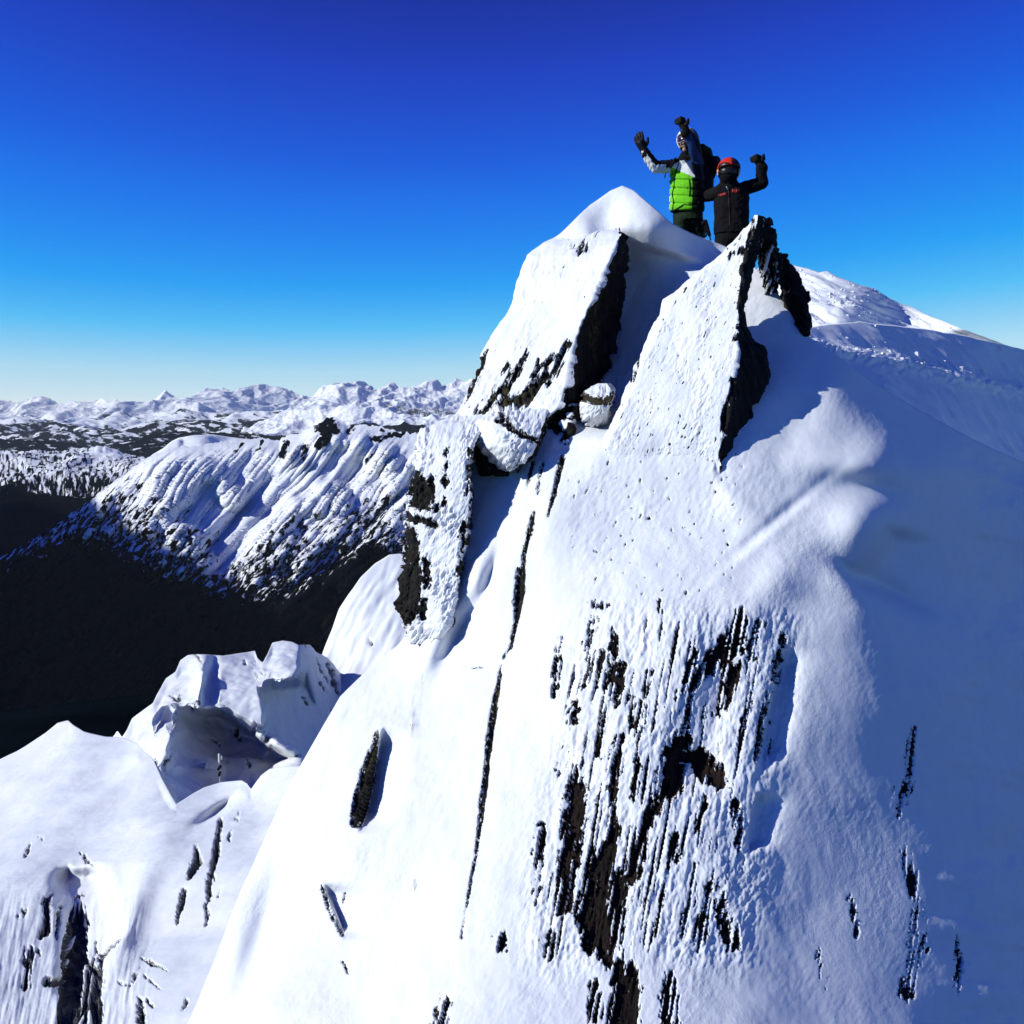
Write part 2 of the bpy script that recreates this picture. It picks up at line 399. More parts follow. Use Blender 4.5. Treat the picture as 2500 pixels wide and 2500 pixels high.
LEFTROCK = [[(922, 1788, 8), (908, 1850, 34), (885, 1940, 46), (868, 2005, 30), (880, 2018, 12)], [(783, 2161, 7), (800, 2215, 9), (835, 2284, 6)], [(838, 2350, 6), (850, 2378, 8)],
            [(1010, 2150, 4), (1016, 2160, 4)], [(845, 2180, 4), (830, 2240, 5)]]
nx, ny, nb = 960, 800, 30
xs = np.concatenate([np.linspace(TOP1[0][0], 2600, nx - 40), np.linspace(2600, 3600, 41)[1:]])
tt = np.linspace(0, 1, ny)[:, None]
yt = poly(TOP1, xs)[None, :]
X = np.broadcast_to(xs[None, :], (ny, nx)).copy()
Y = yt + (2680 - yt) * tt ** 0.96
tps1 = TPS(CT1, 2e-4)
D = tps1(X, Y)
# the foot of the pointed slab runs out level into the snow face
_f = lambda pts: np.interp(Y, *np.array(pts, float).T)
_xl, _xr = _f([(1030, 1492), (1140, 1450), (1260, 1420), (1450, 1380)]), _f([(1030, 1771), (1200, 1753), (1400, 1740)])
_ds = _f([(1030, 8.98), (1140, 8.82), (1200, 8.72), (1300, 8.52), (1450, 8.2)]) + (_f([(1030, 8.66), (1140, 8.52), (1200, 8.46), (1300, 8.32), (1450, 8.02)]) - _f([(1030, 8.98), (1140, 8.82), (1200, 8.72), (1300, 8.52), (1450, 8.2)])) * np.clip((X - _xl) / (_xr - _xl), -0.2, 1.2)
_w = sstep(1030, 1080, Y) * (1 - sstep(1200, 1480, Y)) * sstep(_xl - 110, _xl + 10, X) * (1 - sstep(_xr - 20, _xr + 4 + 160 * sstep(1150, 1330, Y), X))
D = D + _w * (_ds + 0.012 * (1 - sstep(1060, 1140, Y)) * 6 - 0.02 - D)
def bump2(cx, cy, rx, ry, ang=0.0):
    c, s = math.cos(ang), math.sin(ang)
    u = ((X - cx) * c + (Y - cy) * s) / rx; v = (-(X - cx) * s + (Y - cy) * c) / ry
    return np.exp(-(u * u + v * v))
# wind sculpted forms: hollows (+) and drifts (-), metres along the view
def lee_step(pts, amp, width, soft=5.0):
    """a rock edge standing proud: the snow drops back behind it and recovers over `width`"""
    a = np.array(pts, float); xe = np.interp(Y, a[:, 1], a[:, 0]); h = (a[-1, 1] - a[0, 1])
    return amp * sstep(-soft, soft, X - xe) * np.exp(-(np.clip(X - xe, 0, None) / width) ** 2) * sstep(a[0, 1], a[0, 1] + 0.25 * h, Y) * (1 - sstep(a[-1, 1] - 0.2 * h, a[-1, 1] + 10, Y))
D += lee_step([(1916, 1555), (1898, 1639), (1876, 1753), (1852, 1880)], 0.17, 46) + lee_step([(938, 1765), (924, 1830), (905, 1930), (878, 2030)], 0.24, 50) + lee_step([(1850, 1930), (1838, 2000), (1822, 2080)], 0.12, 50)
D += lee_step([(790, 2150), (812, 2215), (840, 2290)], 0.10, 60)
D += -0.16 * bump2(1060, 1560, 48, 95, 0.5) + 0.16 * bump2(1112, 1560, 26, 100, 0.5)             # drift under the pillar
D += -0.10 * bump2(1165, 1400, 24, 60, 0.35) + 0.08 * bump2(1200, 1400, 16, 60, 0.3)
D += 0.14 * bump2(2110, 1196, 110, 34, 0.12)
D += 0.12 * sstep(2190, 2400, X) * fbm(n2((Y - 0.25 * X) / 110, (X + 0.25 * Y) / 300, 3.0), 3, 0.45)
D -= 0.09 * bump2(2090, 1125, 110, 40, 0.1)                                                      # curled wind lip
D += 0.26 * blur(inside(X, Y, [(2048, 1378), (2097, 1402), (2135, 1364), (2172, 1297), (2400, 1340), (2420, 1530), (2250, 1490), (2160, 1447), (2110, 1428)]).astype(float), 5) * (1 - sstep(2140, 2330, X))
D += -0.20 * bump2(2110, 1280, 75, 75) + 0.22 * bump2(2160, 1440, 110, 30, 0.5) - 0.10 * bump2(2080, 1420, 80, 40, 0.4)
D += 0.07 * bump2(1860, 1300, 170, 16, -0.7) - 0.05 * bump2(1830, 1330, 170, 20, -0.7) - 0.08 * bump2(1900, 1420, 60, 130, 0.7)
D += 0.05 * np.sin((X * 0.86 + Y * 0.5) / 38.0) * bump2(1920, 1000, 90, 120)
D += 0.05 * bump2(620, 2330, 34, 170, 0.3) + 0.06 * bump2(650, 2250, 34, 170, 0.28) - 0.05 * bump2(560, 2300, 40, 200, 0.3)
D += 0.05 * bump2(1650, 1450, 260, 40, 0.05)                                                     # edge where the rock face breaks away
D += 0.12 * bump2(1740, 1720, 60, 150, 0.2) + 0.14 * bump2(1690, 1880, 80, 60)
# the sharp edge of the snow mound below the summit
D += 0.16 * sstep(0, 26, (Y - (600 + 0.25 * (X - 1600)))) * bump2(1620, 660, 110, 90)
D += 0.18 * bump2(1475, 540, 34, 60, 0.5) - 0.12 * bump2(1590, 540, 60, 60, 0.9)
st = X * 0.985 + Y * 0.17; sl = Y * 0.985 - X * 0.17             # across / along the layers of the face
W = P(X, Y, D)
nz1 = fbm(n2(st / 30, sl / 110), 5, 0.6)
nz2 = fbm(n2(st / 9, sl / 26, 5.0), 3, 0.6)
rx_, ry_ = X * 0.86 + Y * 0.5, -X * 0.5 + Y * 0.86
feather = fbm(n2(rx_ / 11, ry_ / 26, 2.0), 3, 0.55)             # rime feathers lean against the wind
zone = np.clip(sstep(1300, 1390, st - 0.17 * 1900 + 30) * (1 - sstep(1840, 1960, st - 0.17 * 1900 + 30)) * sstep(1440, 1540, Y) * (1 - sstep(2280, 2440, Y)), 0, 1)
snowy = fbm(n2(st / 9.5, sl / 150, 12.0), 3, 0.6)              # ribs of rime that split the bare rock lengthwise
fld = np.maximum(strokes(X, Y, CRACKS) + 4.0 * nz1 + 3.5 * nz2,
                 strokes(X, Y, FACE) + (15 * nz1 + 12 * nz2 + 11 * feather) + 2.0 - 70 * np.maximum(0, snowy - 0.08))
fld = np.maximum(fld, strokes(X, Y, FAINT) + 22 * nz1 + 14 * nz2 + 8 * feather - 2 - 80 * np.maximum(0, snowy + 0.05))
fld = np.maximum(fld, strokes(X, Y, LEFTROCK) + 6 * nz1 + 4 * nz2)
# thin layer edges showing all over the broken face
edge = 0.75 * fbm(n2(st / 13, sl / 420, 9.0), 3, 0.6) + 0.4 * fbm(n2(st / 60, sl / 120, 4.0), 3)
fld = np.maximum(fld, 40 * (edge - 0.23) * np.where(zone > 0.02, 1, 0) + 26 * (zone - 1) + 5 * nz2)
# pits between rime scales, most on the upper slab and thinning downhill
dens = np.clip(fbm(n2(X / 160, Y / 160, 3.0), 2) * 0.5 + 0.5, 0, 1)
pit = perlin(n2(rx_ / 9.0, ry_ / 22.0, 7.0)) * 0.7 + perlin(n2(rx_ / 5.0, ry_ / 10.0, 1.0)) * 0.3
fall = (1 - sstep(1200, 1600, Y)) * sstep(850, 950, Y) * (1 - sstep(1750, 1850, X)) * sstep(1350, 1450, X)
pits = np.clip((pit - 0.40 + 0.16 * (dens - 0.5)) * 6, 0, 1) * (0.15 + fall + 0.5 * zone)
fld = np.maximum(fld, 30 * (pit - 0.29) * np.where(fall > 0.3, 1, 0) - 30 * (fall <= 0.3))
rockm = (fld > 0).astype(np.float32)
# let the grid follow the edge of the rock so that it does not stair-step
hx = (X[0, 1] - X[0, 0]); hy = np.gradient(Y, axis=0)
gx = np.gradient(fld, axis=1); gy = np.gradient(fld, axis=0); g2_ = gx * gx + gy * gy + 1e-3
du_, dv_ = np.clip(-fld * gx / g2_, -0.45, 0.45), np.clip(-fld * gy / g2_, -0.45, 0.45)
near = (np.abs(fld) < 0.75 * np.sqrt(g2_)); near[:2] = False; near[-2:] = False; near[:, :2] = False; near[:, -2:] = False
du_, dv_ = du_ * near, dv_ * near
W = W + np.gradient(W, axis=1) * du_[..., None] + np.gradient(W, axis=0) * dv_[..., None]
smooth_rock = sstep(-2.0, 9.0, fld)
Nrm = grid_normals(W)
crack_in = sstep(0, 8, blur(fld.clip(-20, 20), 1))
amp = -0.045 * smooth_rock
rime_amp = 0.25 + 0.9 * zone + 0.5 * fall
amp += rime_amp * 0.010 * feather * (0.25 + 1.3 * sstep(0.3, 0.75, dens)) + 0.006 * zone * nz2 + 0.02 * zone * nz1
amp += -0.016 * pits
calm = sstep(1850, 2050, X)
amp += (0.035 - 0.02 * calm) * fbm(W * 1.3, 3) + 0.008 * fbm(W * np.array([5.0, 5.0, 2.2]), 3)
amp = amp * (1 - 0.5 * calm) + 0.02 * calm * fbm(W * np.array([0.8, 0.8, 2.0]), 2) + 0.035 * sstep(2260, 2420, X) * fbm(W * np.array([1.1, 1.1, 3.4]), 4, 0.45)
amp += rockm * 0.02 * fbm(n2(st / 7, sl / 80, 4.0), 3, 0.6)
fadeedge = sstep(0, 0.03, np.linspace(0, 1, ny))[:, None]
W = W + Nrm * amp[..., None] * (0.35 + 0.65 * fadeedge[..., None])
# beyond the crest: the ridge's far side, where the skiers stand
bk = np.linspace(0, 1, nb + 1)[1:][::-1, None]
leftness = 1 - sstep(1000, 1150, xs)[None, :]
run = 8.0 * bk ** 1.5
Bx = W[0, :, 0][None] + run * (0.05 - 0.25 * leftness)
By = W[0, :, 1][None] + run
Bz = W[0, :, 2][None] - run * (0.55 + 1.3 * leftness) - 0.05 * np.minimum(run * 4, 1) + 0.0 * run
mix = sstep(1900, 2050, xs)[None, :]
Bz = Bz - run * 0.12 * mix
Bk = np.stack([Bx, By, Bz], -1)
Bk[..., 2] += 0.05 * fbm(Bk * 1.5, 3) * np.minimum(run * 3, 1)
G1 = np.concatenate([Bk, W], 0)
RK = np.concatenate([np.zeros((nb, nx), np.float32), rockm], 0).ravel()
edge_at = lambda f: np.clip(0.5 + f / 24.0, 0, 1)
E1 = np.concatenate([np.zeros((nb, nx), np.float32), edge_at(fld)], 0).ravel()
F1 = grid_faces(ny + nb, nx)
V1 = G1.reshape(-1, 3)
fr = RK[F1].mean(1) > 0.5
slope = link("mountain_slope", sub_mesh("mountain_slope", V1, F1, ~fr, M['snow'], {"edge": E1}))
tag(slope, "steep snow plastered face of the summit ridge", kind='structure')
def rock_parts(V, F, fr, parent, name, px_of_face, mat_of, biggest=110, least=40, at=None):
    """each bare patch of rock big enough to point at is a part of its own; crumbs go into one"""
    lab = components(F, fr, len(V))
    ids, cnt = np.unique(lab, return_counts=True)
    order = np.argsort(-cnt)
    fi = np.nonzero(fr)[0]
    big = [i for i in order[:biggest] if cnt[i] >= least]
    rest = np.ones(len(lab), bool)
    for i in big:
        s = lab == ids[i]; rest &= ~s
        sel = fi[s]
        o = link(name, sub_mesh(name, V, F, sel, mat_of(px_of_face(sel)), at), parent)
    if rest.any():
        o = link("rock_crumb", sub_mesh("rock_crumb", V, F, fi[rest], M['rock'], at), parent); o['kind'] = 'stuff'
fx = np.concatenate([np.zeros((nb, nx)), X], 0).ravel(); fy = np.concatenate([np.zeros((nb, nx)), Y], 0).ravel()
def mat1(c):
    x, y = c
    if 1370 < x < 1600 and 1650 < y < 2230: return M['rust_rock']
    return M['rock']
rock_parts(V1, F1, fr, slope, "exposed_rock", lambda s: (fx[F1[s, 0]].mean(), fy[F1[s, 0]].mean()), mat1, at={"edge": E1})

# ------------------------------------------------------------------ rock slabs: closed lofts, snow on the face, bare rock on the flanks
def loft(name, label, group, rows, nf, nsd, nl, nrow, detail, rockfn, mats, thick_back=0.4, cat='rock', bulge=0.0, edge=22.0):
    """rows: (y, x_left, d_left, x_right, d_right, x_side, d_side): face from left to right edge, flank from there to the side edge.
    detail(u, x, y, W) gives the displacement in metres; rockfn gives the bare-rock field (> 0 = rock)."""
    r = np.array(rows, float)
    y = np.linspace(r[0, 0], r[-1, 0], nrow)
    c = [np.interp(y, r[:, 0], r[:, k]) for k in range(1, 7)]
    xl, dl, xr, dr, xs_, ds_ = [v[:, None] for v in c]
    yy = y[:, None]
    jt = np.minimum(1, np.minimum(np.arange(nrow), np.arange(nrow)[::-1]) / 12.0)[:, None]
    xl = xl + jt * (2.6 * fbm(n2(y / 22, y * 0, 1.0), 4, 0.6)[:, None]); xr = xr + jt * (4.5 * fbm(n2(y / 26, y * 0, 5.0), 4, 0.62)[:, None]); xs_ = xs_ + jt * (6.0 * fbm(n2(y / 24, y * 0, 8.0), 4, 0.62)[:, None])
    u = np.linspace(0, 1, nf)[None, :]
    Xf = xl + (xr - xl) * u
    Df = dl + (dr - dl) * u
    edge_l = np.clip((Xf - xl) / edge, 0, 1); Df = Df + 0.10 * (1 - edge_l) ** 2 - bulge * (np.sin(np.pi * u) ** 0.7 - 0.0) * np.sin(np.pi * (np.arange(nrow) + 0.5) / nrow)[:, None] ** 0.7
    v = np.linspace(0, 1, nsd + 1)[None, 1:]
    Xs = xr + (xs_ - xr) * v; Ds = dr + (ds_ - dr) * v
    w = np.linspace(0, 1, nl + 1)[None, 1:]
    # back: from the side edge round behind to the left edge
    dm = np.maximum(dl, ds_) + thick_back
    Xb = xs_ + (xl + 4 - xs_) * w; Db = ds_ + (dl + 0.10 - ds_) * w + (dm - np.maximum(dl, ds_)) * np.sin(np.pi * w) 
    XX = np.concatenate([Xf, Xs, Xb[:, :-1]], 1); DD = np.concatenate([Df, Ds, Db[:, :-1]], 1)
    YY = np.broadcast_to(yy, XX.shape)
    reg = np.concatenate([np.zeros(Xf.shape), np.ones(Xs.shape), np.full(Xb[:, :-1].shape, 2.0)], 1)
    W = P(XX, YY, DD)
    fld = rockfn(XX, YY, reg, W)
    nrm = grid_normals(W)
    if (nrm[:, nf // 2, 1].mean()) > 0: nrm = -nrm
    a = detail(XX, YY, reg, W, fld)
    ends = np.minimum(1, np.minimum(np.arange(nrow), 10) / 6.0)[:, None]
    W = W + nrm * (a * ends)[..., None]
    V = W.reshape(-1, 3)
    F = grid_faces(nrow, XX.shape[1], wrap=True)
    # close the top with a fan
    n = XX.shape[1]; top = len(V); V = np.vstack([V, W[0].mean(0)[None], W[-1].mean(0)[None]])
    rm = np.concatenate([(fld > 0).astype(np.float32).ravel(), [0.0, 1.0]])
    capt = [[top, k, (k + 1) % n, (k + 1) % n] for k in range(n)]
    fr = rm[F].mean(1) > 0.5
    base = P(float(r[-1, 1] + r[-1, 3]) / 2, r[-1, 0], float(r[-1, 2] + r[-1, 4]) / 2)
    root = empty(name, base.tolist())
    tag(root, label, cat, group)
    V0 = V - base[None]; ea = {"edge": np.concatenate([edge_at(fld).ravel(), [0.0, 1.0]])}
    s = link("snow_cover", sub_mesh("snow_cover", V0, F, ~fr, mats[0], ea), root)
    k = link("bare_rock", sub_mesh("bare_rock", V0, F, fr, mats[1], ea), root)
    bm = bmesh.new(); bm.from_mesh(s.data if (fld[0] <= 0).mean() > 0.5 else k.data)
    vs = [bm.verts.new((V0[q[1]] * 1.0).tolist()) for q in capt]; c0 = bm.verts.new(V0[top].tolist())
    for q in range(n):
        try: bm.faces.new((c0, vs[q], vs[(q + 1) % n]))
        except Exception: pass
    bm.to_mesh(s.data if (fld[0] <= 0).mean() > 0.5 else k.data); bm.free()
    return root
def slab_detail(rime=0.02, rough=0.05):
    def f(x, y, reg, W, fld):
        a = rime * fbm(n2((x * 0.86 + y * 0.5) / 11, (-x * 0.5 + y * 0.86) / 24, 3.3), 3, 0.55) * (reg < 0.5) * (0.35 + 1.1 * sstep(-0.15, 0.3, fbm(n2(x / 70, y / 90, 8.0), 2)))
        a = a + 0.065 * fbm(W * 1.3, 3)
        rock = sstep(-1, 8, fld)
        a = a - 0.035 * rock * (reg < 0.5)
        lay = fbm(np.stack([W[..., 0] * 9 + W[..., 2] * 3.0, W[..., 1] * 7, W[..., 2] * 2.0], -1), 4, 0.5)
        return a + rough * rock * lay
    return f
def sink(rows, y0, off=0.04):
    """let the left edge of a slab run out level with the snow face below y0"""
    return [(r[0], r[1], max(r[2], float(tps1(np.array([r[1]]), np.array([r[0]]))[0]) + off), *r[3:]) if r[0] >= y0 else r for r in rows]
def slanted(x, y, s=1.0):
    p = perlin(n2((x * 0.86 + y * 0.5) / (8 * s), (-x * 0.5 + y * 0.86) / (20 * s), 6.1)) * 0.7 + perlin(n2((x * 0.86 + y * 0.5) / 4.5, (-x * 0.5 + y * 0.86) / 9, 2.2)) * 0.3
    return p

# left slab under the summit
def rockA(x, y, reg, W):
    q = fbm(n2((x * 0.9 + y * 0.45) / 11, (-x * 0.45 + y * 0.9) / 60, 1.5), 4, 0.6)
    f = np.where(reg > 0.5, 12.0, -30.0)
    f = np.maximum(f, 38 * (slanted(x, y) - 0.37))
    # ragged lower edge of the snow, streaks of rock reaching up into it
    lo = strokes(x, y, [[(1180, 1010, 30), (1250, 985, 44), (1300, 950, 40), (1350, 905, 34), (1392, 840, 20)],
                        [(1225, 985, 12), (1255, 920, 6), (1290, 860, 3)], [(1285, 960, 12), (1320, 890, 6)], [(1330, 915, 14), (1372, 850, 8)],
                        [(1195, 1000, 16), (1220, 940, 8), (1240, 890, 3)],
                        [(1432, 560, 12), (1445, 545, 16), (1450, 560, 10)], [(1410, 610, 10), (1425, 598, 12)], [(1350, 565, 3), (1346, 572, 4)], [(1285, 640, 3), (1288, 646, 3)],
                        [(1124, 1000, 10), (1150, 930, 10), (1180, 858, 8)], [(1132, 985, 16), (1168, 905, 14)]])
    f = np.maximum(f, np.where(reg < 0.5, lo + 26 * q, -30))
    f = np.where((reg > 0.5) & (reg < 1.5), 12 + 10 * q - 60 * (fbm(W * 5.0, 3) > 0.42) * sstep(900, 980, y), f)
    return f
loft("rock_slab", "broad tilted rock slab plastered with snow, dark undercut right side, left of the notch", "rock slabs on the summit ridge",
     [(545, 1430, 11.3, 1500, 11.1, 1516, 11.3), (560, 1400, 11.2, 1508, 10.75, 1520, 11.0), (575, 1366, 11.1, 1512, 10.40, 1530, 10.8), (600, 1325, 10.98, 1506, 10.12, 1536, 10.8), (625, 1288, 10.85, 1494, 10.05, 1538, 10.85),
      (680, 1264, 10.7, 1468, 9.95, 1530, 10.85), (740, 1244, 10.6, 1442, 9.85, 1526, 10.85), (790, 1220, 10.5, 1420, 9.78, 1516, 10.78), (860, 1180, 10.35, 1396, 9.68, 1500, 10.62),
      (930, 1150, 10.2, 1384, 9.55, 1472, 10.4), (1000, 1118, 10.05, 1360, 9.45, 1425, 10.1), (1030, 1120, 10.0, 1320, 9.45, 1392, 9.9), (1060, 1150, 9.95, 1330, 9.6, 1380, 9.8)],
     190, 40, 22, 260, slab_detail(0.012, 0.09), rockA, (M['rime'], M['rock']))
# shelf snow above the left slab is part of the face; the pointed slab:
def rockB(x, y, reg, W):
    q = fbm(n2((x * 0.97 + y * 0.2) / 9, (-x * 0.2 + y * 0.97) / 50, 8.5), 4, 0.6)
    f = np.where(reg > 0.5, 12.0, -30.0)
    dn = 0.30 - 0.07 * sstep(900, 1150, y) * (1 - sstep(1300, 1500, y)) - 0.05 * fbm(n2(x / 90, y / 90, 4), 2)
    f = np.maximum(f, np.where(reg < 0.5, 30 * (slanted(x, y, 0.9) - dn), f))
    lo = strokes(x, y, [[(1842, 535, 8), (1828, 600, 12), (1818, 660, 14), (1808, 730, 12), (1803, 800, 8)], [(1805, 815, 12), (1796, 830, 14)], [(1852, 560, 14), (1835, 640, 12)],
                        [(1812, 560, 5), (1802, 580, 6)], [(1790, 612, 5), (1778, 622, 5)], [(1812, 605, 8), (1806, 612, 8)],
                        [(1788, 930, 12), (1772, 1020, 16), (1762, 1120, 10), (1754, 1190, 5)], [(1556, 870, 8), (1540, 905, 14), (1520, 945, 8)], [(1508, 960, 7), (1496, 1000, 5)],
                        [(1572, 800, 5), (1560, 850, 5)], [(1530, 925, 14), (1545, 905, 10)]])
    f = np.maximum(f, np.where(reg < 0.5, lo + 14 * q, -30))
    return f
loft("rock_slab", "tall pointed rock slab, snow on its front, sharp spike in front of the black jacket", "rock slabs on the summit ridge",
     sink([(525, 1842, 9.5, 1850, 9.5, 1856, 9.55), (545, 1826, 9.5, 1848, 9.45, 1866, 9.6), (575, 1796, 9.5, 1838, 9.4, 1862, 9.6), (610, 1760, 9.5, 1828, 9.35, 1850, 9.6), (660, 1706, 9.5, 1818, 9.25, 1838, 9.5), (720, 1650, 9.5, 1808, 9.15, 1826, 9.4),
      (735, 1622, 9.5, 1806, 9.12, 1824, 9.4), (765, 1610, 9.45, 1803, 9.08, 1822, 9.3), (800, 1590, 9.4, 1801, 9.02, 1822, 9.25), (835, 1576, 9.35, 1800, 8.97, 1848, 9.2), (860, 1566, 9.3, 1800, 8.93, 1868, 9.2), (920, 1536, 9.2, 1792, 8.83, 1876, 9.15),
      (960, 1518, 9.12, 1782, 8.77, 1858, 9.05), (1030, 1492, 8.98, 1771, 8.66, 1822, 8.9), (1080, 1470, 8.9, 1764, 8.58, 1796, 8.8), (1140, 1450, 8.83, 1757, 8.52, 1772, 8.65), (1200, 1440, 8.80, 1753, 8.50, 1757, 8.55), (1250, 1430, 8.78, 1750, 8.50, 1752, 8.56)], 9999),
     260, 30, 20, 420, slab_detail(0.011, 0.05), rockB, (M['rime'], M['rock']))
# left rimed pillar
def rockP(x, y, reg, W):
    q = fbm(n2(x / 13, y / 20, 4.5), 4, 0.65)
    q2 = fbm(n2(x / 6, y / 8, 2.5), 2, 0.65)
    lo = strokes(x, y, [[(1012, 1080, 8), (1003, 1140, 12), (994, 1200, 10), (990, 1300, 8)], [(1010, 1152, 26), (1024, 1185, 54), (1026, 1215, 66)], [(1048, 1172, 22), (1052, 1212, 26)],
                        [(1000, 1236, 16), (1062, 1240, 18)], [(998, 1262, 24), (1058, 1281, 20)], [(1000, 1300, 30), (1003, 1340, 46), (998, 1400, 66), (985, 1460, 84), (992, 1490, 74), (1004, 1500, 40)],
                        [(1036, 1370, 20), (1040, 1430, 22)], [(1030, 1472, 20), (1034, 1507, 20)], [(1004, 1515, 12), (985, 1550, 10)],
                        [(1089, 1095, 8), (1087, 1146, 9), (1082, 1230, 8)], [(1145, 1100, 9), (1140, 1210, 7)], [(1133, 1280, 18), (1128, 1340, 12), (1125, 1370, 15), (1119, 1410, 8)],
                        [(965, 1420, 6), (960, 1460, 6)]])
    f = lo + 13 * q + 7 * q2
    f = np.maximum(f, 40 * (perlin(n2(x / 5, y / 11, 3.1)) - 0.44) * np.where(y > 1110, 1, 0) - 40 * (y < 1110))
    return np.where(reg > 0.5, 10 + 22 * q - 5, f)
loft("rock_pillar", "squarish rock pillar at the left edge, mossy dark left side and rime crusted front", "rock slabs on the summit ridge",
     [(996, 1130, 10.35, 1200, 10.0, 1206, 10.3), (1012, 1105, 10.15, 1196, 9.85, 1204, 10.2), (1030, 1076, 9.95, 1184, 9.65, 1194, 10.1), (1048, 1048, 9.75, 1174, 9.42, 1186, 9.9), (1066, 1024, 9.55, 1162, 9.22, 1174, 9.75), (1090, 1012, 9.35, 1151, 9.05, 1160, 9.5), (1150, 1002, 9.2, 1148, 8.92, 1156, 9.35),
      (1200, 992, 9.15, 1146, 8.85, 1153, 9.25), (1235, 994, 9.1, 1145, 8.82, 1151, 9.2), (1300, 989, 9.0, 1142, 8.75, 1147, 9.1), (1350, 982, 8.95, 1132, 8.68, 1137, 9.0), (1400, 971, 8.88, 1121, 8.6, 1126, 8.9), (1470, 957, 8.8, 1108, 8.5, 1113, 8.75),
      (1500, 968, 8.75, 1098, 8.46, 1104, 8.7), (1530, 985, 8.7, 1086, 8.43, 1094, 8.6), (1570, 1000, 8.68, 1060, 8.5, 1070, 8.6)],
     190, 16, 16, 340, slab_detail(0.035, 0.05), rockP, (M['rime'], M['rock']), bulge=0.06)
# rime covered boulder beneath the left slab
def rockR(x, y, reg, W):
    q = fbm(n2(x / 11, y / 13, 4.5), 3, 0.6)
    lo = strokes(x, y, [[(1215, 1030, 14), (1250, 1048, 18), (1300, 1072, 16), (1318, 1080, 12)], [(1228, 1020, 18), (1245, 1035, 16)]])
    f = np.maximum(lo + 9 * q, 34 * (perlin(n2(x / 7, y / 9, 3.1)) - 0.5))
    return np.where(reg > 0.5, 9 + 12 * q, f)
loft("boulder", "rime crusted boulder jammed under the left slab, above the dark hollow", "boulders in the notch",
     [(975, 1215, 10.15, 1345, 9.75, 1352, 9.9), (995, 1200, 9.95, 1342, 9.6, 1350, 9.8), (1012, 1185, 9.75, 1334, 9.42, 1342, 9.7), (1030, 1165, 9.5, 1330, 9.2, 1340, 9.55), (1060, 1152, 9.4, 1322, 9.05, 1334, 9.5), (1090, 1160, 9.3, 1312, 9.0, 1324, 9.45), (1110, 1180, 9.28, 1300, 8.98, 1310, 9.4), (1130, 1200, 9.25, 1280, 9.0, 1292, 9.35), (1150, 1228, 9.2, 1250, 9.05, 1262, 9.3)],
     120, 14, 12, 130, slab_detail(0.05, 0.05), rockR, (M['rime'], M['rock']), bulge=0.16, edge=40)
def all_rock(x, y, reg, W):
    return np.full(x.shape, 8.0)
def most_rock(x, y, reg, W):
    return 12 - 45 * (fbm(W * 6.0, 3, 0.6) > 0.36) - 60 * (y < y.min() + 6)
loft("boulder", "bare dark rock roofing the small hollow right of the pillar", "boulders in the notch",
     [(1092, 1150, 9.5, 1190, 9.45, 1196, 9.7), (1110, 1150, 9.4, 1208, 9.4, 1214, 9.6), (1140, 1152, 9.32, 1236, 9.3, 1242, 9.5), (1158, 1158, 9.3, 1246, 9.25, 1250, 9.4), (1166, 1190, 9.32, 1240, 9.28, 1246, 9.4), (1176, 1205, 9.4, 1225, 9.4, 1230, 9.5)],
     50, 10, 10, 50, slab_detail(0.0, 0.05), all_rock, (M['rime'], M['rock']), bulge=0.05)
loft("boulder", "dark wedge of rock filling the crack below the left slab", "boulders in the notch",
     [(985, 1330, 9.75, 1400, 9.6, 1416, 9.9), (1020, 1316, 9.6, 1396, 9.45, 1408, 9.75), (1060, 1318, 9.5, 1388, 9.3, 1398, 9.6), (1100, 1322, 9.35, 1376, 9.2, 1386, 9.4), (1130, 1332, 9.25, 1366, 9.15, 1374, 9.3), (1160, 1344, 9.2, 1356, 9.15, 1362, 9.3)],
     60, 14, 10, 110, slab_detail(0.0, 0.10), most_rock, (M['rime'], M['rock']))
def rockN(x, y, reg, W):
    q = fbm(n2(x / 9, y / 9, 1.5), 3, 0.6)
    return strokes(x, y, [[(1424, 972, 22), (1455, 978, 26), (1492, 968, 24)], [(1478, 990, 16), (1492, 985, 14)]]) + 8 * q
loft("boulder", "small ochre boulder capped with snow between the two slabs", "boulders in the notch",
     [(936, 1460, 9.55, 1482, 9.45, 1490, 9.6), (950, 1444, 9.44, 1493, 9.25, 1502, 9.5), (965, 1420, 9.38, 1500, 9.15, 1504, 9.4), (990, 1418, 9.32, 1496, 9.1, 1500, 9.3), (1015, 1424, 9.4, 1486, 9.2, 1490, 9.4), (1040, 1434, 9.65, 1478, 9.5, 1482, 9.65), (1062, 1445, 10.0, 1468, 9.95, 1472, 10.0)],
     60, 10, 10, 70, slab_detail(0.035, 0.05), rockN, (M['rime'], rock_mat("ochre_gneiss", [(0.012, 0.010, 0.006), (0.04, 0.032, 0.018), (0.10, 0.08, 0.045), (0.10, 0.08, 0.03)])), bulge=0.10, edge=14)
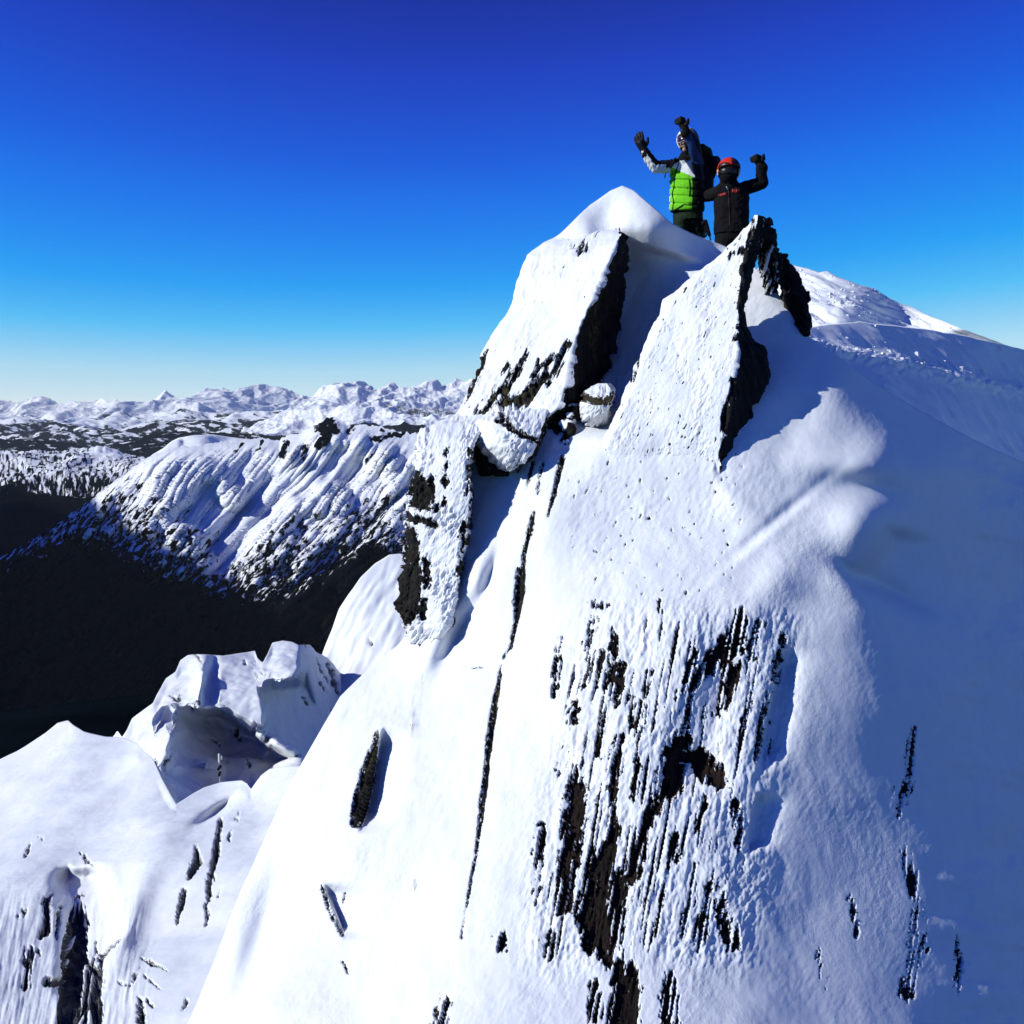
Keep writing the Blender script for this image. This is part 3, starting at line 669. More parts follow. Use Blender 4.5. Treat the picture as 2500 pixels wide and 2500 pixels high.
# jagged rocks behind the pointed slab, in shade
def rockJ(x, y, reg, W):
    q = fbm(n2((x + 0.25 * y) / 8, y / 46, 6.5), 4, 0.6)
    return np.where(reg > 0.5, 8.0, 6 + 26 * q)
loft("rock_slab", "ragged dark rock flank right behind the tip of the pointed slab, streaked with snow", "rock slabs on the summit ridge",
     [(527, 1848, 9.62, 1860, 9.6, 1864, 9.8), (545, 1850, 9.62, 1868, 9.65, 1873, 9.9), (575, 1846, 9.7, 1872, 9.8, 1878, 10.0), (600, 1846, 9.8, 1885, 9.95, 1890, 10.1), (640, 1846, 9.95, 1896, 10.1, 1902, 10.3), (680, 1856, 10.1, 1897, 10.2, 1902, 10.35), (715, 1866, 10.2, 1886, 10.25, 1890, 10.35)],
     60, 12, 10, 150, slab_detail(0.0, 0.12), rockJ, (M['rime'], M['rock']))
def rockK(x, y, reg, W):
    q = fbm(n2((x - 0.3 * y) / 8, y / 40, 2.5), 4, 0.6)
    return 14 + 12 * q + np.where(reg > 0.5, 10, 0)
loft("rock_slab", "dark brown fluted rock rib at the right, behind the pointed slab", "rock slabs on the summit ridge",
     [(620, 1899, 10.3, 1906, 10.3, 1910, 10.45), (640, 1896, 10.25, 1920, 10.25, 1925, 10.5), (680, 1893, 10.2, 1938, 10.2, 1944, 10.5), (700, 1897, 10.18, 1942, 10.15, 1948, 10.5), (730, 1906, 10.13, 1954, 10.08, 1960, 10.4), (760, 1914, 10.08, 1967, 10.0, 1972, 10.3), (795, 1930, 10.0, 1968, 9.92, 1972, 10.2), (822, 1950, 9.92, 1962, 9.88, 1966, 10.1)],
     60, 12, 12, 190, slab_detail(0.0, 0.14), rockK, (M['rime'], M['rock']))

# ------------------------------------------------------------------ neighbouring snow slopes
def sheet(name, label, top, ybot, ctrl, nx, ny, disp=None, lines=None, mat='snow_mid', rmat='grey_rock', nzs=(30, 60, 8, 8), nb=14, run=20.0, drop=1.0, lam=2e-4, pw=1.0, extra=None, shape=None, biggest=60, least=12):
    xs = np.linspace(top[0][0], top[-1][0], nx)
    t = np.linspace(0, 1, ny)[:, None]
    yt = poly(top, xs)[None]
    X = np.broadcast_to(xs[None], (ny, nx)).copy(); Y = yt + (ybot - yt) * t ** pw
    D = TPS(ctrl, lam)(X, Y)
    if shape is not None: D = shape(X, Y, D)
    W = P(X, Y, D)
    fld = strokes(X, Y, lines) if lines else np.full(X.shape, -1e3)
    q = fbm(n2((X + 0.17 * Y) / nzs[0], Y / nzs[1], 3.7), 4, 0.6)
    fld = fld + nzs[2] * q + nzs[3] * fbm(n2(X / 7, Y / 7, 1.7), 2)
    if extra is not None: fld = np.maximum(fld, extra(X, Y))
    a = disp(X, Y, W, fld) if disp is not None else 0 * X
    W = W + grid_normals(W) * (a * (0.25 + 0.75 * sstep(0, 0.05, t)))[..., None]
    bk = np.linspace(0, 1, nb + 1)[1:][::-1, None] ** 1.6 * run
    B = np.stack([np.broadcast_to(W[0, :, 0][None], (nb, nx)), W[0, :, 1][None] + bk, W[0, :, 2][None] - bk * drop], -1)
    G = np.concatenate([B, W], 0); V = G.reshape(-1, 3); F = grid_faces(ny + nb, nx); ea = {"edge": np.concatenate([np.zeros((nb, nx)), edge_at(fld)], 0).ravel()}
    rk = np.concatenate([np.zeros((nb, nx), bool), fld > 0], 0).ravel().astype(np.float32)
    fr = rk[F].mean(1) > 0.5
    o = link(name, sub_mesh(name, V, F, ~fr, M[mat], ea)); tag(o, label, kind='structure')
    if fr.any(): rock_parts(V, F, fr, o, "exposed_rock", lambda s: 0, lambda c: M[rmat], biggest, least, ea)
    return o, X, Y, W
# small shoulder behind the pillar
sheet("snow_slope", "bright snow shoulder behind the foot of the rock pillar",
      [(700, 2010), (740, 1760), (790, 1588), (812, 1535), (828, 1488), (852, 1450), (880, 1410), (915, 1375), (951, 1353), (980, 1350), (1060, 1400), (1180, 1560), (1300, 1800)], 2500,
      [(790, 1590, 112), (880, 1412, 118), (955, 1355, 120), (1060, 1400, 118), (820, 1650, 107), (900, 1500, 113), (960, 1450, 115), (900, 1650, 105), (1000, 1600, 106), (760, 1800, 100), (900, 1880, 97), (1050, 1850, 97), (1300, 1800, 98), (700, 2010, 94), (900, 2480, 86), (700, 2480, 86), (1300, 2480, 84)], 150, 230,
      lambda X, Y, W, f: 1.6 * fbm(W * 0.06, 4) + 0.45 * fbm(n2((X + Y * 0.5) / 26, Y / 110), 3) - 0.6 * sstep(-2, 6, f),
      [[(868, 1480, 3), (875, 1500, 4)], [(900, 1560, 4), (912, 1580, 6), (916, 1588, 3)]], drop=1.2)
# ridge with the shaded bowl and the mast
TOP11 = [(-200, 1960), (100, 1900), (250, 1830), (278, 1795), (286, 1783), (296, 1798), (308, 1780), (322, 1752), (345, 1735), (372, 1715), (385, 1690), (404, 1655), (428, 1638), (440, 1612), (458, 1600), (480, 1597), (500, 1598), (545, 1601), (590, 1592), (622, 1587), (628, 1605), (641, 1617), (652, 1596), (664, 1568), (690, 1563), (712, 1566), (730, 1574), (755, 1574), (772, 1592), (800, 1605), (815, 1622), (830, 1642), (860, 1655), (900, 1690), (1000, 1760)]
def shape11(X, Y, D):
    g = lambda cx, cy, rx, ry, an=0.0: np.exp(-((((X - cx) * math.cos(an) + (Y - cy) * math.sin(an)) / rx) ** 2 + ((-(X - cx) * math.sin(an) + (Y - cy) * math.cos(an)) / ry) ** 2))
    bowl = inside(X, Y, [(400, 1724), (442, 1733), (494, 1745), (536, 1735), (559, 1754), (596, 1773), (640, 1800), (700, 1840), (735, 1845), (690, 1875), (615, 1940), (430, 1975), (400, 1910), (372, 1850), (420, 1862), (470, 1877), (436, 1850), (420, 1820), (450, 1787), (430, 1770), (385, 1765)])
    lee = inside(X, Y, [(752, 1560), (750, 1633), (735, 1665), (640, 1680), (640, 1690), (652, 1726), (652, 1768), (622, 1785), (660, 1800), (700, 1822), (740, 1845), (760, 1880), (1000, 1900), (1000, 1660), (860, 1640), (800, 1560)])
    D = D + 1.6 * blur(bowl.astype(float), 4) + 4.5 * blur(lee.astype(float), 2) + 0.08 * np.clip(X - 640, 0, 300) * blur(lee.astype(float), 4) + 0.045 * np.clip(X - 400, 0, 150) * blur(bowl.astype(float), 4)
    D = D - 3.0 * g(415, 1800, 30, 55, 0.35) - 1.2 * g(492, 1650, 20, 70, 0.12) + 1.4 * g(515, 1680, 12, 70, 0.12)
    D = D - 7.0 * g(690, 1822, 60, 9, 0.45) * 0.5 - 3.0 * g(505, 1868, 26, 12, 0.3)
    return D
sheet("snow_ridge", "lower snow ridge with a blue shaded bowl left of the summit", TOP11, 2150,
      [(-200, 1960, 70), (250, 1830, 74), (322, 1752, 76), (404, 1655, 80), (480, 1598, 83), (622, 1588, 86), (690, 1563, 88), (760, 1576, 88), (860, 1655, 88), (1000, 1760, 80),
       (350, 1800, 71), (420, 1750, 73), (520, 1700, 76), (620, 1700, 77), (720, 1640, 80), (640, 1780, 74), (480, 1800, 72), (560, 1860, 69), (430, 1900, 64), (430, 1960, 60), (600, 1930, 64), (720, 1850, 71), (800, 1760, 79), (850, 1720, 84),
       (300, 2000, 58), (500, 2100, 52), (900, 1950, 66), (900, 2100, 54), (-200, 2100, 56)], 420, 330,
      lambda X, Y, W, f: 0.8 * fbm(W * 0.10, 4) + 0.25 * fbm(W * 0.5, 3) - 0.5 * sstep(-2, 8, f) + 0.4 * sstep(0, 8, f) * fbm(n2(X / 7, Y / 14), 3),
      [[(405, 1870, 12), (420, 1850, 8), (428, 1835, 6)], [(470, 1712, 10), (466, 1735, 14)], [(432, 1685, 5), (437, 1695, 6)], [(408, 1690, 3), (430, 1697, 3)], [(372, 1850, 6), (388, 1875, 10), (400, 1910, 6)], [(478, 1600, 5), (492, 1612, 3)],
       [(572, 1778, 8), (584, 1800, 16)], [(520, 1805, 5), (538, 1815, 6)], [(600, 1860, 10), (608, 1875, 8)], [(632, 1845, 5), (636, 1850, 5)], [(770, 1610, 8), (785, 1640, 10), (800, 1660, 8)],
       [(800, 1620, 10), (815, 1650, 12), (825, 1690, 10)], [(790, 1690, 8), (776, 1670, 10)], [(835, 1650, 6), (840, 1662, 8)], [(740, 1700, 8), (752, 1718, 8)], [(596, 1610, 4), (600, 1622, 3)], [(815, 1735, 6), (818, 1742, 6)], [(640, 1640, 4), (655, 1645, 3)], [(855, 1690, 5), (858, 1700, 4)]],
      shape=shape11, run=60, drop=1.1, nzs=(12, 14, 9, 5))
# snow shoulders in the lower left corner
TOP12 = [(-300, 1990), (-100, 1900), (40, 1834), (60, 1822), (110, 1788), (140, 1764), (165, 1757), (178, 1768), (205, 1786), (260, 1800), (300, 1803), (335, 1815), (352, 1836), (372, 1850), (395, 1900), (430, 1962), (470, 1936), (500, 1920), (540, 1908), (590, 1905), (604, 1914), (614, 1928), (640, 1893), (660, 1878), (700, 1872), (760, 1868), (900, 1870), (1000, 1900)]
def shape12(X, Y, D):
    g = lambda cx, cy, rx, ry, an=0.0: np.exp(-((((X - cx) * math.cos(an) + (Y - cy) * math.sin(an)) / rx) ** 2 + ((-(X - cx) * math.sin(an) + (Y - cy) * math.cos(an)) / ry) ** 2))
    # the notch below the little cornice, lower left: a recess whose left rim throws shade
    box = inside(X, Y, [(140, 2126), (185, 2131), (215, 2124), (256, 2134), (265, 2165), (262, 2215), (240, 2280), (205, 2420), (175, 2490), (152, 2400), (168, 2300), (150, 2222), (132, 2168)])
    D = D + 1.5 * blur(box.astype(float), 6)
    D = D + 1.2 * g(530, 1985, 60, 15, -0.62) + 1.0 * g(250, 2330, 30, 120, 0.35) - 0.8 * g(200, 2400, 20, 140, 0.2) - 0.9 * g(300, 2250, 40, 160, 0.45)
    return D
sheet("snow_slope", "bright snow shoulders with streaked rock in the lower left corner", TOP12, 2700,
      [(-300, 1990, 40), (40, 1834, 42), (165, 1757, 43), (300, 1803, 40), (372, 1850, 36), (430, 1962, 31), (540, 1908, 33), (614, 1928, 31), (700, 1872, 31), (1000, 1900, 28),
       (150, 1950, 34), (250, 2050, 29), (60, 2100, 28), (400, 2050, 27), (560, 2050, 26), (700, 2050, 25), (300, 2200, 23.5), (500, 2200, 22), (150, 2250, 22.5), (650, 2250, 20), (100, 2450, 18), (350, 2450, 17.5), (550, 2450, 17), (300, 2680, 14.5), (-200, 2300, 22), (-200, 2680, 15), (900, 2400, 17), (1000, 2680, 14)], 520, 420,
      lambda X, Y, W, f: 0.30 * fbm(W * 0.22, 3) + 0.02 * fbm(W * 2.0, 2) - 0.18 * sstep(-2, 8, f) + 0.2 * sstep(0, 8, f) * fbm(n2(X / 6, Y / 24), 3) + 0.03 * sstep(2130, 2250, Y) * (1 - sstep(300, 400, X)) * fbm(n2((X + 0.2 * Y) / 12, Y / 80), 3),
      [[(540, 2008, 10), (530, 2060, 16), (518, 2140, 16), (508, 2200, 12), (498, 2254, 5)], [(477, 2068, 5), (484, 2105, 26), (470, 2130, 18), (460, 2150, 8)], [(452, 2180, 14), (442, 2215, 16), (430, 2250, 4)], [(585, 1985, 5), (578, 2005, 8)], [(566, 2030, 4), (560, 2050, 5)], [(538, 2175, 4), (534, 2190, 4)],
       [(98, 2042, 6), (102, 2048, 7)], [(196, 2078, 3), (215, 2100, 9), (228, 2116, 3)], [(72, 2058, 3), (60, 2088, 4)], [(115, 2200, 20), (118, 2260, 24), (100, 2280, 14)], [(145, 2215, 10), (140, 2280, 12)], [(184, 2204, 4), (212, 2194, 6)],
       [(40, 2238, 10), (60, 2228, 10)], [(60, 2340, 14), (72, 2360, 14)], [(175, 2230, 12), (168, 2300, 20), (160, 2360, 16), (150, 2440, 20)], [(205, 2240, 10), (200, 2300, 14)], [(285, 2290, 10), (250, 2335, 18), (240, 2350, 8)], [(110, 2395, 16), (140, 2400, 26)], [(215, 2350, 20), (232, 2375, 14)],
       [(95, 2318, 10), (98, 2325, 8)], [(345, 2345, 4), (370, 2355, 8), (410, 2376, 4)], [(345, 2365, 3), (318, 2412, 4)], [(355, 2390, 4), (395, 2420, 3)], [(345, 2440, 14), (344, 2490, 20)], [(360, 2445, 10), (372, 2455, 8)], [(290, 2405, 5), (310, 2412, 6)], [(240, 2380, 20), (225, 2460, 24)], [(190, 2420, 20), (175, 2500, 24)], [(455, 2440, 4), (448, 2470, 4)]],
      shape=shape12, extra=lambda X, Y: strokes(X, Y, [[(190, 2230, 40), (200, 2300, 70), (185, 2390, 90), (165, 2490, 90), (150, 2640, 80)], [(255, 2330, 24), (240, 2400, 40), (228, 2500, 44)], [(70, 2320, 30), (62, 2400, 30)]]) - 70 * np.maximum(0, fbm(n2((X + 0.15 * Y) / 13, Y / 150, 4.0), 3, 0.6) + 0.10) + 10 * fbm(n2(X / 9, Y / 14), 3), run=40, drop=1.0, nzs=(12, 40, 8, 6))
# far side of the pass to the right: tracked snow slope with lumps of debris
TOP6 = [(1640, 1000), (1700, 860), (1760, 740), (1810, 672), (1900, 638), (1918, 634), (1930, 645), (1975, 656), (2000, 664), (2020, 661), (2040, 672), (2100, 697), (2135, 704), (2150, 715), (2200, 742), (2222, 747), (2260, 768), (2300, 782), (2345, 802), (2400, 822), (2455, 842), (2520, 868), (2700, 930)]
farslope, X6, Y6, W6 = sheet("snow_slope", "broad tracked snow slope beyond the pass on the right", TOP6, 1180,
      [(1640, 1000, 46), (1700, 860, 47), (1640, 1180, 34), (1800, 660, 47), (1930, 645, 46), (2200, 742, 44), (2455, 842, 43), (2700, 930, 70), (1950, 740, 38), (2100, 770, 37), (2300, 820, 40), (2600, 900, 66), (1950, 830, 34), (2200, 860, 38), (2450, 900, 54), (2100, 940, 34), (2400, 960, 48), (2100, 1050, 30), (2450, 1080, 40), (1800, 1180, 28), (2200, 1180, 30), (2700, 1180, 55)], 420, 300,
      lambda X, Y, W, f: 0.28 * fbm(n2((X * 0.93 + Y * 0.36) / 150, (-X * 0.36 + Y * 0.93) / 18, 5), 4) + 0.16 * fbm(W * 1.2, 4) * sstep(0.1, 0.5, fbm(n2(X / 90, Y / 40), 2) + 0.25),
      None, run=25, drop=0.35)
_, X6b, Y6b, W6b = sheet("snow_slope", "blue shaded flank falling away to the right below the pass",
      [(1860, 770), (1900, 790), (1960, 798), (2040, 790), (2095, 786), (2150, 791), (2250, 802), (2350, 818), (2420, 835), (2470, 846), (2700, 905), (3600, 1170)], 1350,
      [(1860, 770, 15.5), (1960, 798, 17.5), (2095, 787, 21), (2250, 802, 26.5), (2420, 835, 34.5), (2700, 905, 64), (1950, 860, 14.5), (2100, 870, 18.0), (2250, 880, 22.5), (2450, 900, 33.5), (2700, 980, 56), (2100, 960, 14.8), (2300, 1000, 19.5), (2500, 1040, 29), (2200, 1150, 13.6), (2450, 1150, 21), (2700, 1150, 36), (1900, 1000, 12.5), (1900, 1300, 11), (2300, 1330, 13), (2700, 1330, 20), (3600, 1170, 120), (3600, 1345, 60)], 480, 220,
      lambda X, Y, W, f: 0.15 * fbm(W * 0.5, 4) + 0.10 * np.exp(-((Y - 862 - 0.22 * (X - 2060)) / 18.0) ** 2) * (1 + fbm(n2(X / 14, Y / 12), 3)), None, run=3, drop=1.2)
def lump(r, seed):
    """one angular block of frozen snow"""
    bm = bmesh.new(); bmesh.ops.create_cube(bm, size=1.0)
    bmesh.ops.subdivide_edges(bm, edges=bm.edges[:], cuts=1)
    rr = random.Random(seed)
    for v in bm.verts: v.co = v.co * r * rr.uniform(0.75, 1.2) + Vector((rr.uniform(-.1, .1), rr.uniform(-.1, .1), rr.uniform(-.1, .1))) * r
    V = np.array([v.co[:] for v in bm.verts]); F = [[v.index for v in f.verts] for f in bm.faces]; bm.free(); return V, np.array(F)
def rubble(name, label, spots, mat):
    Vs, Fs, k = [], [], 0
    for i, (p, r) in enumerate(spots):
        v, f = lump(r, i); a = random.uniform(0, 6.3); c, s = math.cos(a), math.sin(a)
        v = v @ np.array([[c, -s, 0], [s, c, 0], [0, 0, 0.75]]).T
        Vs.append(v + np.array(p)); Fs.append(f + k); k += len(v)
    o = link(name, new_mesh(name, np.vstack(Vs), np.vstack(Fs), mat, smooth=False)); tag(o, label, kind='stuff'); return o
def on6(px, py):
    j = int(np.clip((px - X6[0, 0]) / (X6[0, -1] - X6[0, 0]) * (X6.shape[1] - 1), 0, X6.shape[1] - 1))
    i = int(np.argmin(np.abs(Y6[:, j] - py)))
    if py > poly([(1860, 770), (1960, 798), (2095, 786), (2250, 802), (2420, 835), (2700, 905)], px) + 4:
        j = int(np.clip((px - X6b[0, 0]) / (X6b[0, -1] - X6b[0, 0]) * (X6b.shape[1] - 1), 0, X6b.shape[1] - 1)); i = int(np.argmin(np.abs(Y6b[:, j] - py))); return W6b[i, j]
    return W6[i, j]
spots = []
rr = random.Random(5)
for _ in range(520):
    u = rr.random()
    if u < 0.40: px = rr.gauss(2050, 60); py = 690 + 0.40 * (px - 1940) + rr.gauss(0, 14)
    elif u < 0.58: px = rr.uniform(1940, 2470); py = poly(TOP6, px) + abs(rr.gauss(0, 9)) + 2
    elif u < 0.93: px = rr.uniform(2040, 2480); py = 856 + 0.22 * (px - 2060) + rr.gauss(0, 17)
    else: px = rr.uniform(1960, 2480); py = rr.uniform(poly(TOP6, px) + 5, 960)
    if px < 1930: continue
    p = on6(px, py); s = p[1] / FOC
    spots.append((p, s * min(11, 1.7 + rr.expovariate(0.5)) * 0.8))
for px, py, r in ((2030, 730, 9), (2058, 732, 12), (2075, 740, 9), (2085, 858, 10), (2122, 856, 12), (2200, 858, 15), (2232, 866, 18), (2245, 876, 12), (2300, 885, 14), (2340, 905, 12), (2167, 862, 8), (2245, 900, 10), (2395, 910, 12), (2140, 858, 9)):
    p = on6(px, py); spots.append((p, p[1] / FOC * r))
rubble("snow_rubble", "broken blocks of snow scattered over the far slope on the right", spots, M['snow_mid'])
# ------------------------------------------------------------------ the big country: mid ridge, valley, hills, far range
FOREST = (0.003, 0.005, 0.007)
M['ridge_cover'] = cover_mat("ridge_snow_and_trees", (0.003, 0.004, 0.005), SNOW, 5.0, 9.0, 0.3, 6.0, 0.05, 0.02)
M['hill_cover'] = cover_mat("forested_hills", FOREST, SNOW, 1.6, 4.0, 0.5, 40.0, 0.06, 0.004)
M['range_cover'] = cover_mat("high_range", (0.10, 0.10, 0.11), SNOW, 8.0, 7.0, 0.9, 120.0, 0.10, 0.0022)
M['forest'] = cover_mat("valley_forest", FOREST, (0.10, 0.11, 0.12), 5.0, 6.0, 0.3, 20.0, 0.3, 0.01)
def far_sheet(name, label, top, ybot, ctrl, nx, ny, mat, cover, flow, disp, shape=None, pw=1.0, run=1500.0, drop=0.6, lam=2e-4, toprough=0.0):
    xs = np.linspace(top[0][0], top[-1][0], nx); t = np.linspace(0, 1, ny)[:, None]
    yt = poly(top, xs)[None] + toprough * fbm(n2(xs / 14, xs * 0, 3.3), 4, 0.6)[None]
    X = np.broadcast_to(xs[None], (ny, nx)).copy(); Y = yt + (ybot - yt) * t ** pw
    D = TPS(ctrl, lam)(X, Y)
    if shape is not None: D = shape(X, Y, D)
    W = P(X, Y, D)
    W = W + grid_normals(W) * (disp(X, Y, W) * (0.15 + 0.85 * sstep(0, 0.06, t)))[..., None]
    nb = 8; bk = np.linspace(0, 1, nb + 1)[1:][::-1, None] ** 1.5 * run
    B = np.stack([np.broadcast_to(W[0, :, 0][None], (nb, nx)), W[0, :, 1][None] + bk, W[0, :, 2][None] - bk * drop], -1)
    V = np.concatenate([B, W], 0).reshape(-1, 3)
    c = cover(X, Y, W); c = np.concatenate([np.broadcast_to(c[:1], (nb, nx)), c], 0).ravel()
    f = flow(X, Y); f = np.concatenate([np.broadcast_to(f[:1], (nb, nx, 3)), f], 0).reshape(-1, 3)
    o = link(name, new_mesh(name, V, grid_faces(ny + nb, nx), M[mat], {"cover": c, "flow": f})); tag(o, label, kind='structure'); return o
# steep snowy ridge with forest in its lower gullies
TOPM = [(-400, 1560), (60, 1330), (190, 1245), (262, 1188), (300, 1162), (330, 1138), (370, 1112), (410, 1098), (450, 1090), (500, 1086), (560, 1079), (610, 1073), (660, 1070), (682, 1076), (700, 1064), (735, 1058), (760, 1042), (785, 1030), (800, 1019), (820, 1021), (838, 1030), (850, 1040), (880, 1036), (930, 1040), (960, 1052), (1000, 1060), (1060, 1062), (1200, 1050), (1500, 1040)]
def shapeM(X, Y, D):
    s = X + 0.85 * Y + 30 * fbm(n2(X / 190, Y / 150, 6.6), 2) + 5 * fbm(n2(X / 60, Y / 70, 2.6), 2)     # roughly constant along the gullies
    cen = 520 + (1405 - Y) * 0.88; ap = np.exp(-((X - cen) / (26 + 0.05 * (1400 - Y))) ** 2) * sstep(1130, 1240, Y) * (1 - sstep(1395, 1420, Y))
    D = D + 70 * np.exp(-((X - cen + 62) / 22.0) ** 2) * sstep(1130, 1200, Y) * (1 - sstep(1330, 1420, Y))
    g = 0.5 * ridged(n2(s / 120, Y / 500, 2.2), 2, 0.5) + 0.5 * fbm(n2(s / 150, Y / 300, 9.2), 2)
    D = D - 95 * (1 - 0.6 * ap) * g * sstep(0, 60, Y - np.interp(X, *np.array(TOPM).T))
    fine = ridged(n2(s / 17, Y / 300, 7.7), 3, 0.6)
    rd = ridged(n2(s / 52, Y / 620, 5.1), 5, 0.62)
    D = D - 30 * (1 - ap) * (0.4 + 1.2 * sstep(-0.2, 0.3, fbm(n2(X / 120, Y / 100, 3), 2))) * rd * sstep(0, 50, Y - np.interp(X, *np.array(TOPM).T))
    return D - 10 * fine * sstep(0, 40, Y - np.interp(X, *np.array(TOPM).T))
def coverM(X, Y, W):
    s = X + 0.85 * Y
    line = np.interp(X, [-400, 200, 300, 420, 520, 620, 700, 780, 850, 900, 960, 1060, 1500], [1400, 1200, 1240, 1290, 1330, 1350, 1330, 1300, 1255, 1240, 1275, 1290, 1290])
    band = sstep(-130, 60, Y - line + 95 * fbm(n2(s / 26, Y / 260, 4.4), 3, 0.6))
    low = sstep(60, 190, Y - line - np.interp(X, [300, 560, 760, 900], [30, 40, 60, 0]) + 60 * fbm(n2(s / 40, Y / 300, 8), 2))
    apron = np.exp(-(((X - 0.0) - (520 + (1405 - Y) * 0.88)) / (26 + 0.05 * (1400 - Y))) ** 2) * sstep(1150, 1260, Y) * (1 - sstep(1398, 1412, Y))
    c = 0.14 + 0.40 * band + 0.6 * low + 0.5 * sstep(60, 260, Y - line)
    c = c * (1 - 0.92 * apron) - 0.15 * apron
    crag = np.clip(strokes(X, Y, [[(775, 1050, 20), (800, 1040, 46), (830, 1060, 20)], [(700, 1085, 16), (690, 1110, 22)], [(745, 1090, 16), (740, 1120, 10)], [(985, 1060, 14), (905, 1075, 12)], [(795, 1070, 30), (780, 1090, 16)], [(640, 1080, 8), (628, 1105, 10)], [(860, 1044, 14), (850, 1062, 10)], [(590, 1085, 6), (575, 1110, 8)], [(930, 1048, 8), (950, 1062, 10)], [(905, 1110, 10), (895, 1130, 8)]]) / 12 + 0.5 + 0.9 * fbm(n2(X / 12, Y / 16), 3), 0, 1) * (Y < 1140)
    return np.maximum(c, 0.85 * crag)
far_sheet("mountain_ridge", "long snowy mountain ridge with forested gullies dropping to the dark valley", TOPM, 1800,
          [(-400, 1560, 2300), (60, 1330, 2500), (300, 1162, 2750), (450, 1090, 2900), (660, 1070, 3000), (800, 1022, 3050), (960, 1052, 3000), (1200, 1055, 3000), (1500, 1045, 3000),
           (300, 1300, 2480), (450, 1300, 2500), (600, 1300, 2550), (600, 1180, 2780), (800, 1150, 2860), (900, 1230, 2720), (1000, 1150, 2850), (800, 1330, 2480), (1000, 1330, 2480), (450, 1500, 2150), (700, 1500, 2150), (1000, 1500, 2180), (300, 1780, 1800), (700, 1780, 1800), (1200, 1780, 1800), (1400, 1300, 2500), (0, 1600, 2050)],
          640, 420, 'ridge_cover', coverM, lambda X, Y: np.stack([(X + 0.85 * Y) / 42.0, (Y - 0.85 * X) / 170.0, X * 0], -1),
          lambda X, Y, W: 5 * ridged(W * 0.0045, 3) + 1.5 * fbm(W * 0.02, 3), shape=shapeM, run=900, drop=0.55, toprough=8)
# shoulder with forest and cleared snow strips, at the left edge
far_sheet("wooded_hill", "wooded shoulder streaked with snow at the left edge above the dark valley",
          [(-300, 1130), (30, 1112), (60, 1115), (100, 1108), (150, 1105), (200, 1100), (238, 1093), (262, 1096), (300, 1108), (340, 1118), (420, 1140), (600, 1200)], 1600,
          [(-300, 1130, 5200), (60, 1115, 5200), (240, 1094, 5300), (420, 1140, 5200), (600, 1200, 4800), (100, 1200, 4500), (250, 1200, 4500), (400, 1250, 4200), (100, 1350, 3600), (300, 1450, 3300), (0, 1590, 2900), (500, 1590, 2900), (600, 1400, 3400)],
          260, 200, 'ridge_cover', lambda X, Y, W: 0.46 + 0.5 * sstep(1190, 1290, Y + 20 * fbm(n2(X / 40, Y / 30), 3)) - 0.45 * np.exp(-((X - 275) / 26.0) ** 2 - ((Y - 1115) / 22.0) ** 2) - 0.35 * np.exp(-((X - 240) / 14.0) ** 2 - ((Y - 1115) / 30.0) ** 2),
          lambda X, Y: np.stack([(X + 0.3 * Y) / 40.0, Y / 60.0, X * 0 + 3], -1), lambda X, Y, W: 60 * ridged(W * 0.0016, 4) + 16 * fbm(W * 0.01, 4), run=1500, drop=0.4, toprough=4)
# pale snow dome behind the ridge
far_sheet("snow_dome", "rounded snow dome half in blue shade behind the ridge",
          [(330, 1160), (352, 1128), (372, 1110), (400, 1094), (420, 1076), (436, 1068), (470, 1062), (520, 1060), (560, 1066), (640, 1076), (760, 1090)], 1250,
          [(330, 1160, 4300), (420, 1076, 4500), (450, 1064, 4500), (560, 1066, 4600), (760, 1090, 4500), (400, 1120, 4150), (500, 1090, 4300), (450, 1180, 3800), (600, 1200, 3800), (340, 1240, 3500), (740, 1240, 3600)],
          150, 90, 'hill_cover', lambda X, Y, W: 0.06 + 0.0 * X, lambda X, Y: np.stack([X / 60.0, Y / 40.0, X * 0 + 5], -1),
          lambda X, Y, W: 30 * fbm(W * 0.003, 3), run=1200, drop=0.5,
          shape=lambda X, Y, D: D + 70 * sstep(432, 450, X) * np.exp(-((Y - 1085) / 16.0) ** 2) * (1 - sstep(520, 580, X)))
# forested hills with clearings, row behind row
def hills(label, top, d0, d1, ybot, lowc, seed, amp):
    far_sheet("forested_hill", label, top, ybot, [(top[0][0], top[0][1], d1), (top[-1][0], top[-1][1], d1), ((top[0][0] + top[-1][0]) / 2, 1040, d1), (top[0][0], ybot, d0), (top[-1][0], ybot, d0), ((top[0][0] + top[-1][0]) / 2, ybot, d0)],
              300, 110, 'hill_cover', lambda X, Y, W: lowc + 0.25 * fbm(n2(X / 60, Y / 14, seed), 3, 0.6) + 0.10,
              lambda X, Y: np.stack([X / 42.0, Y / 9.0, X * 0 + seed], -1), lambda X, Y, W: amp * fbm(W * 0.0012 + seed, 4), run=2500, drop=0.25, lam=1e-3, toprough=4)
hills("dark forested hills with small snowy clearings below the nearest far ridge", [(-300, 1066), (30, 1074), (80, 1070), (130, 1074), (180, 1084), (220, 1096), (300, 1080), (360, 1062), (420, 1052), (500, 1056), (600, 1060), (760, 1066), (900, 1075)], 5600, 8200, 1300, 0.66, 2.0, 90)
hills("blue forested hills with snowy clearings in the middle distance", [(-300, 1030), (30, 1036), (90, 1030), (120, 1028), (165, 1034), (230, 1044), (290, 1052), (350, 1040), (400, 1030), (450, 1024), (520, 1030), (560, 1036), (620, 1026), (700, 1014), (760, 1012), (900, 1020)], 8500, 12500, 1180, 0.50, 4.0, 150)
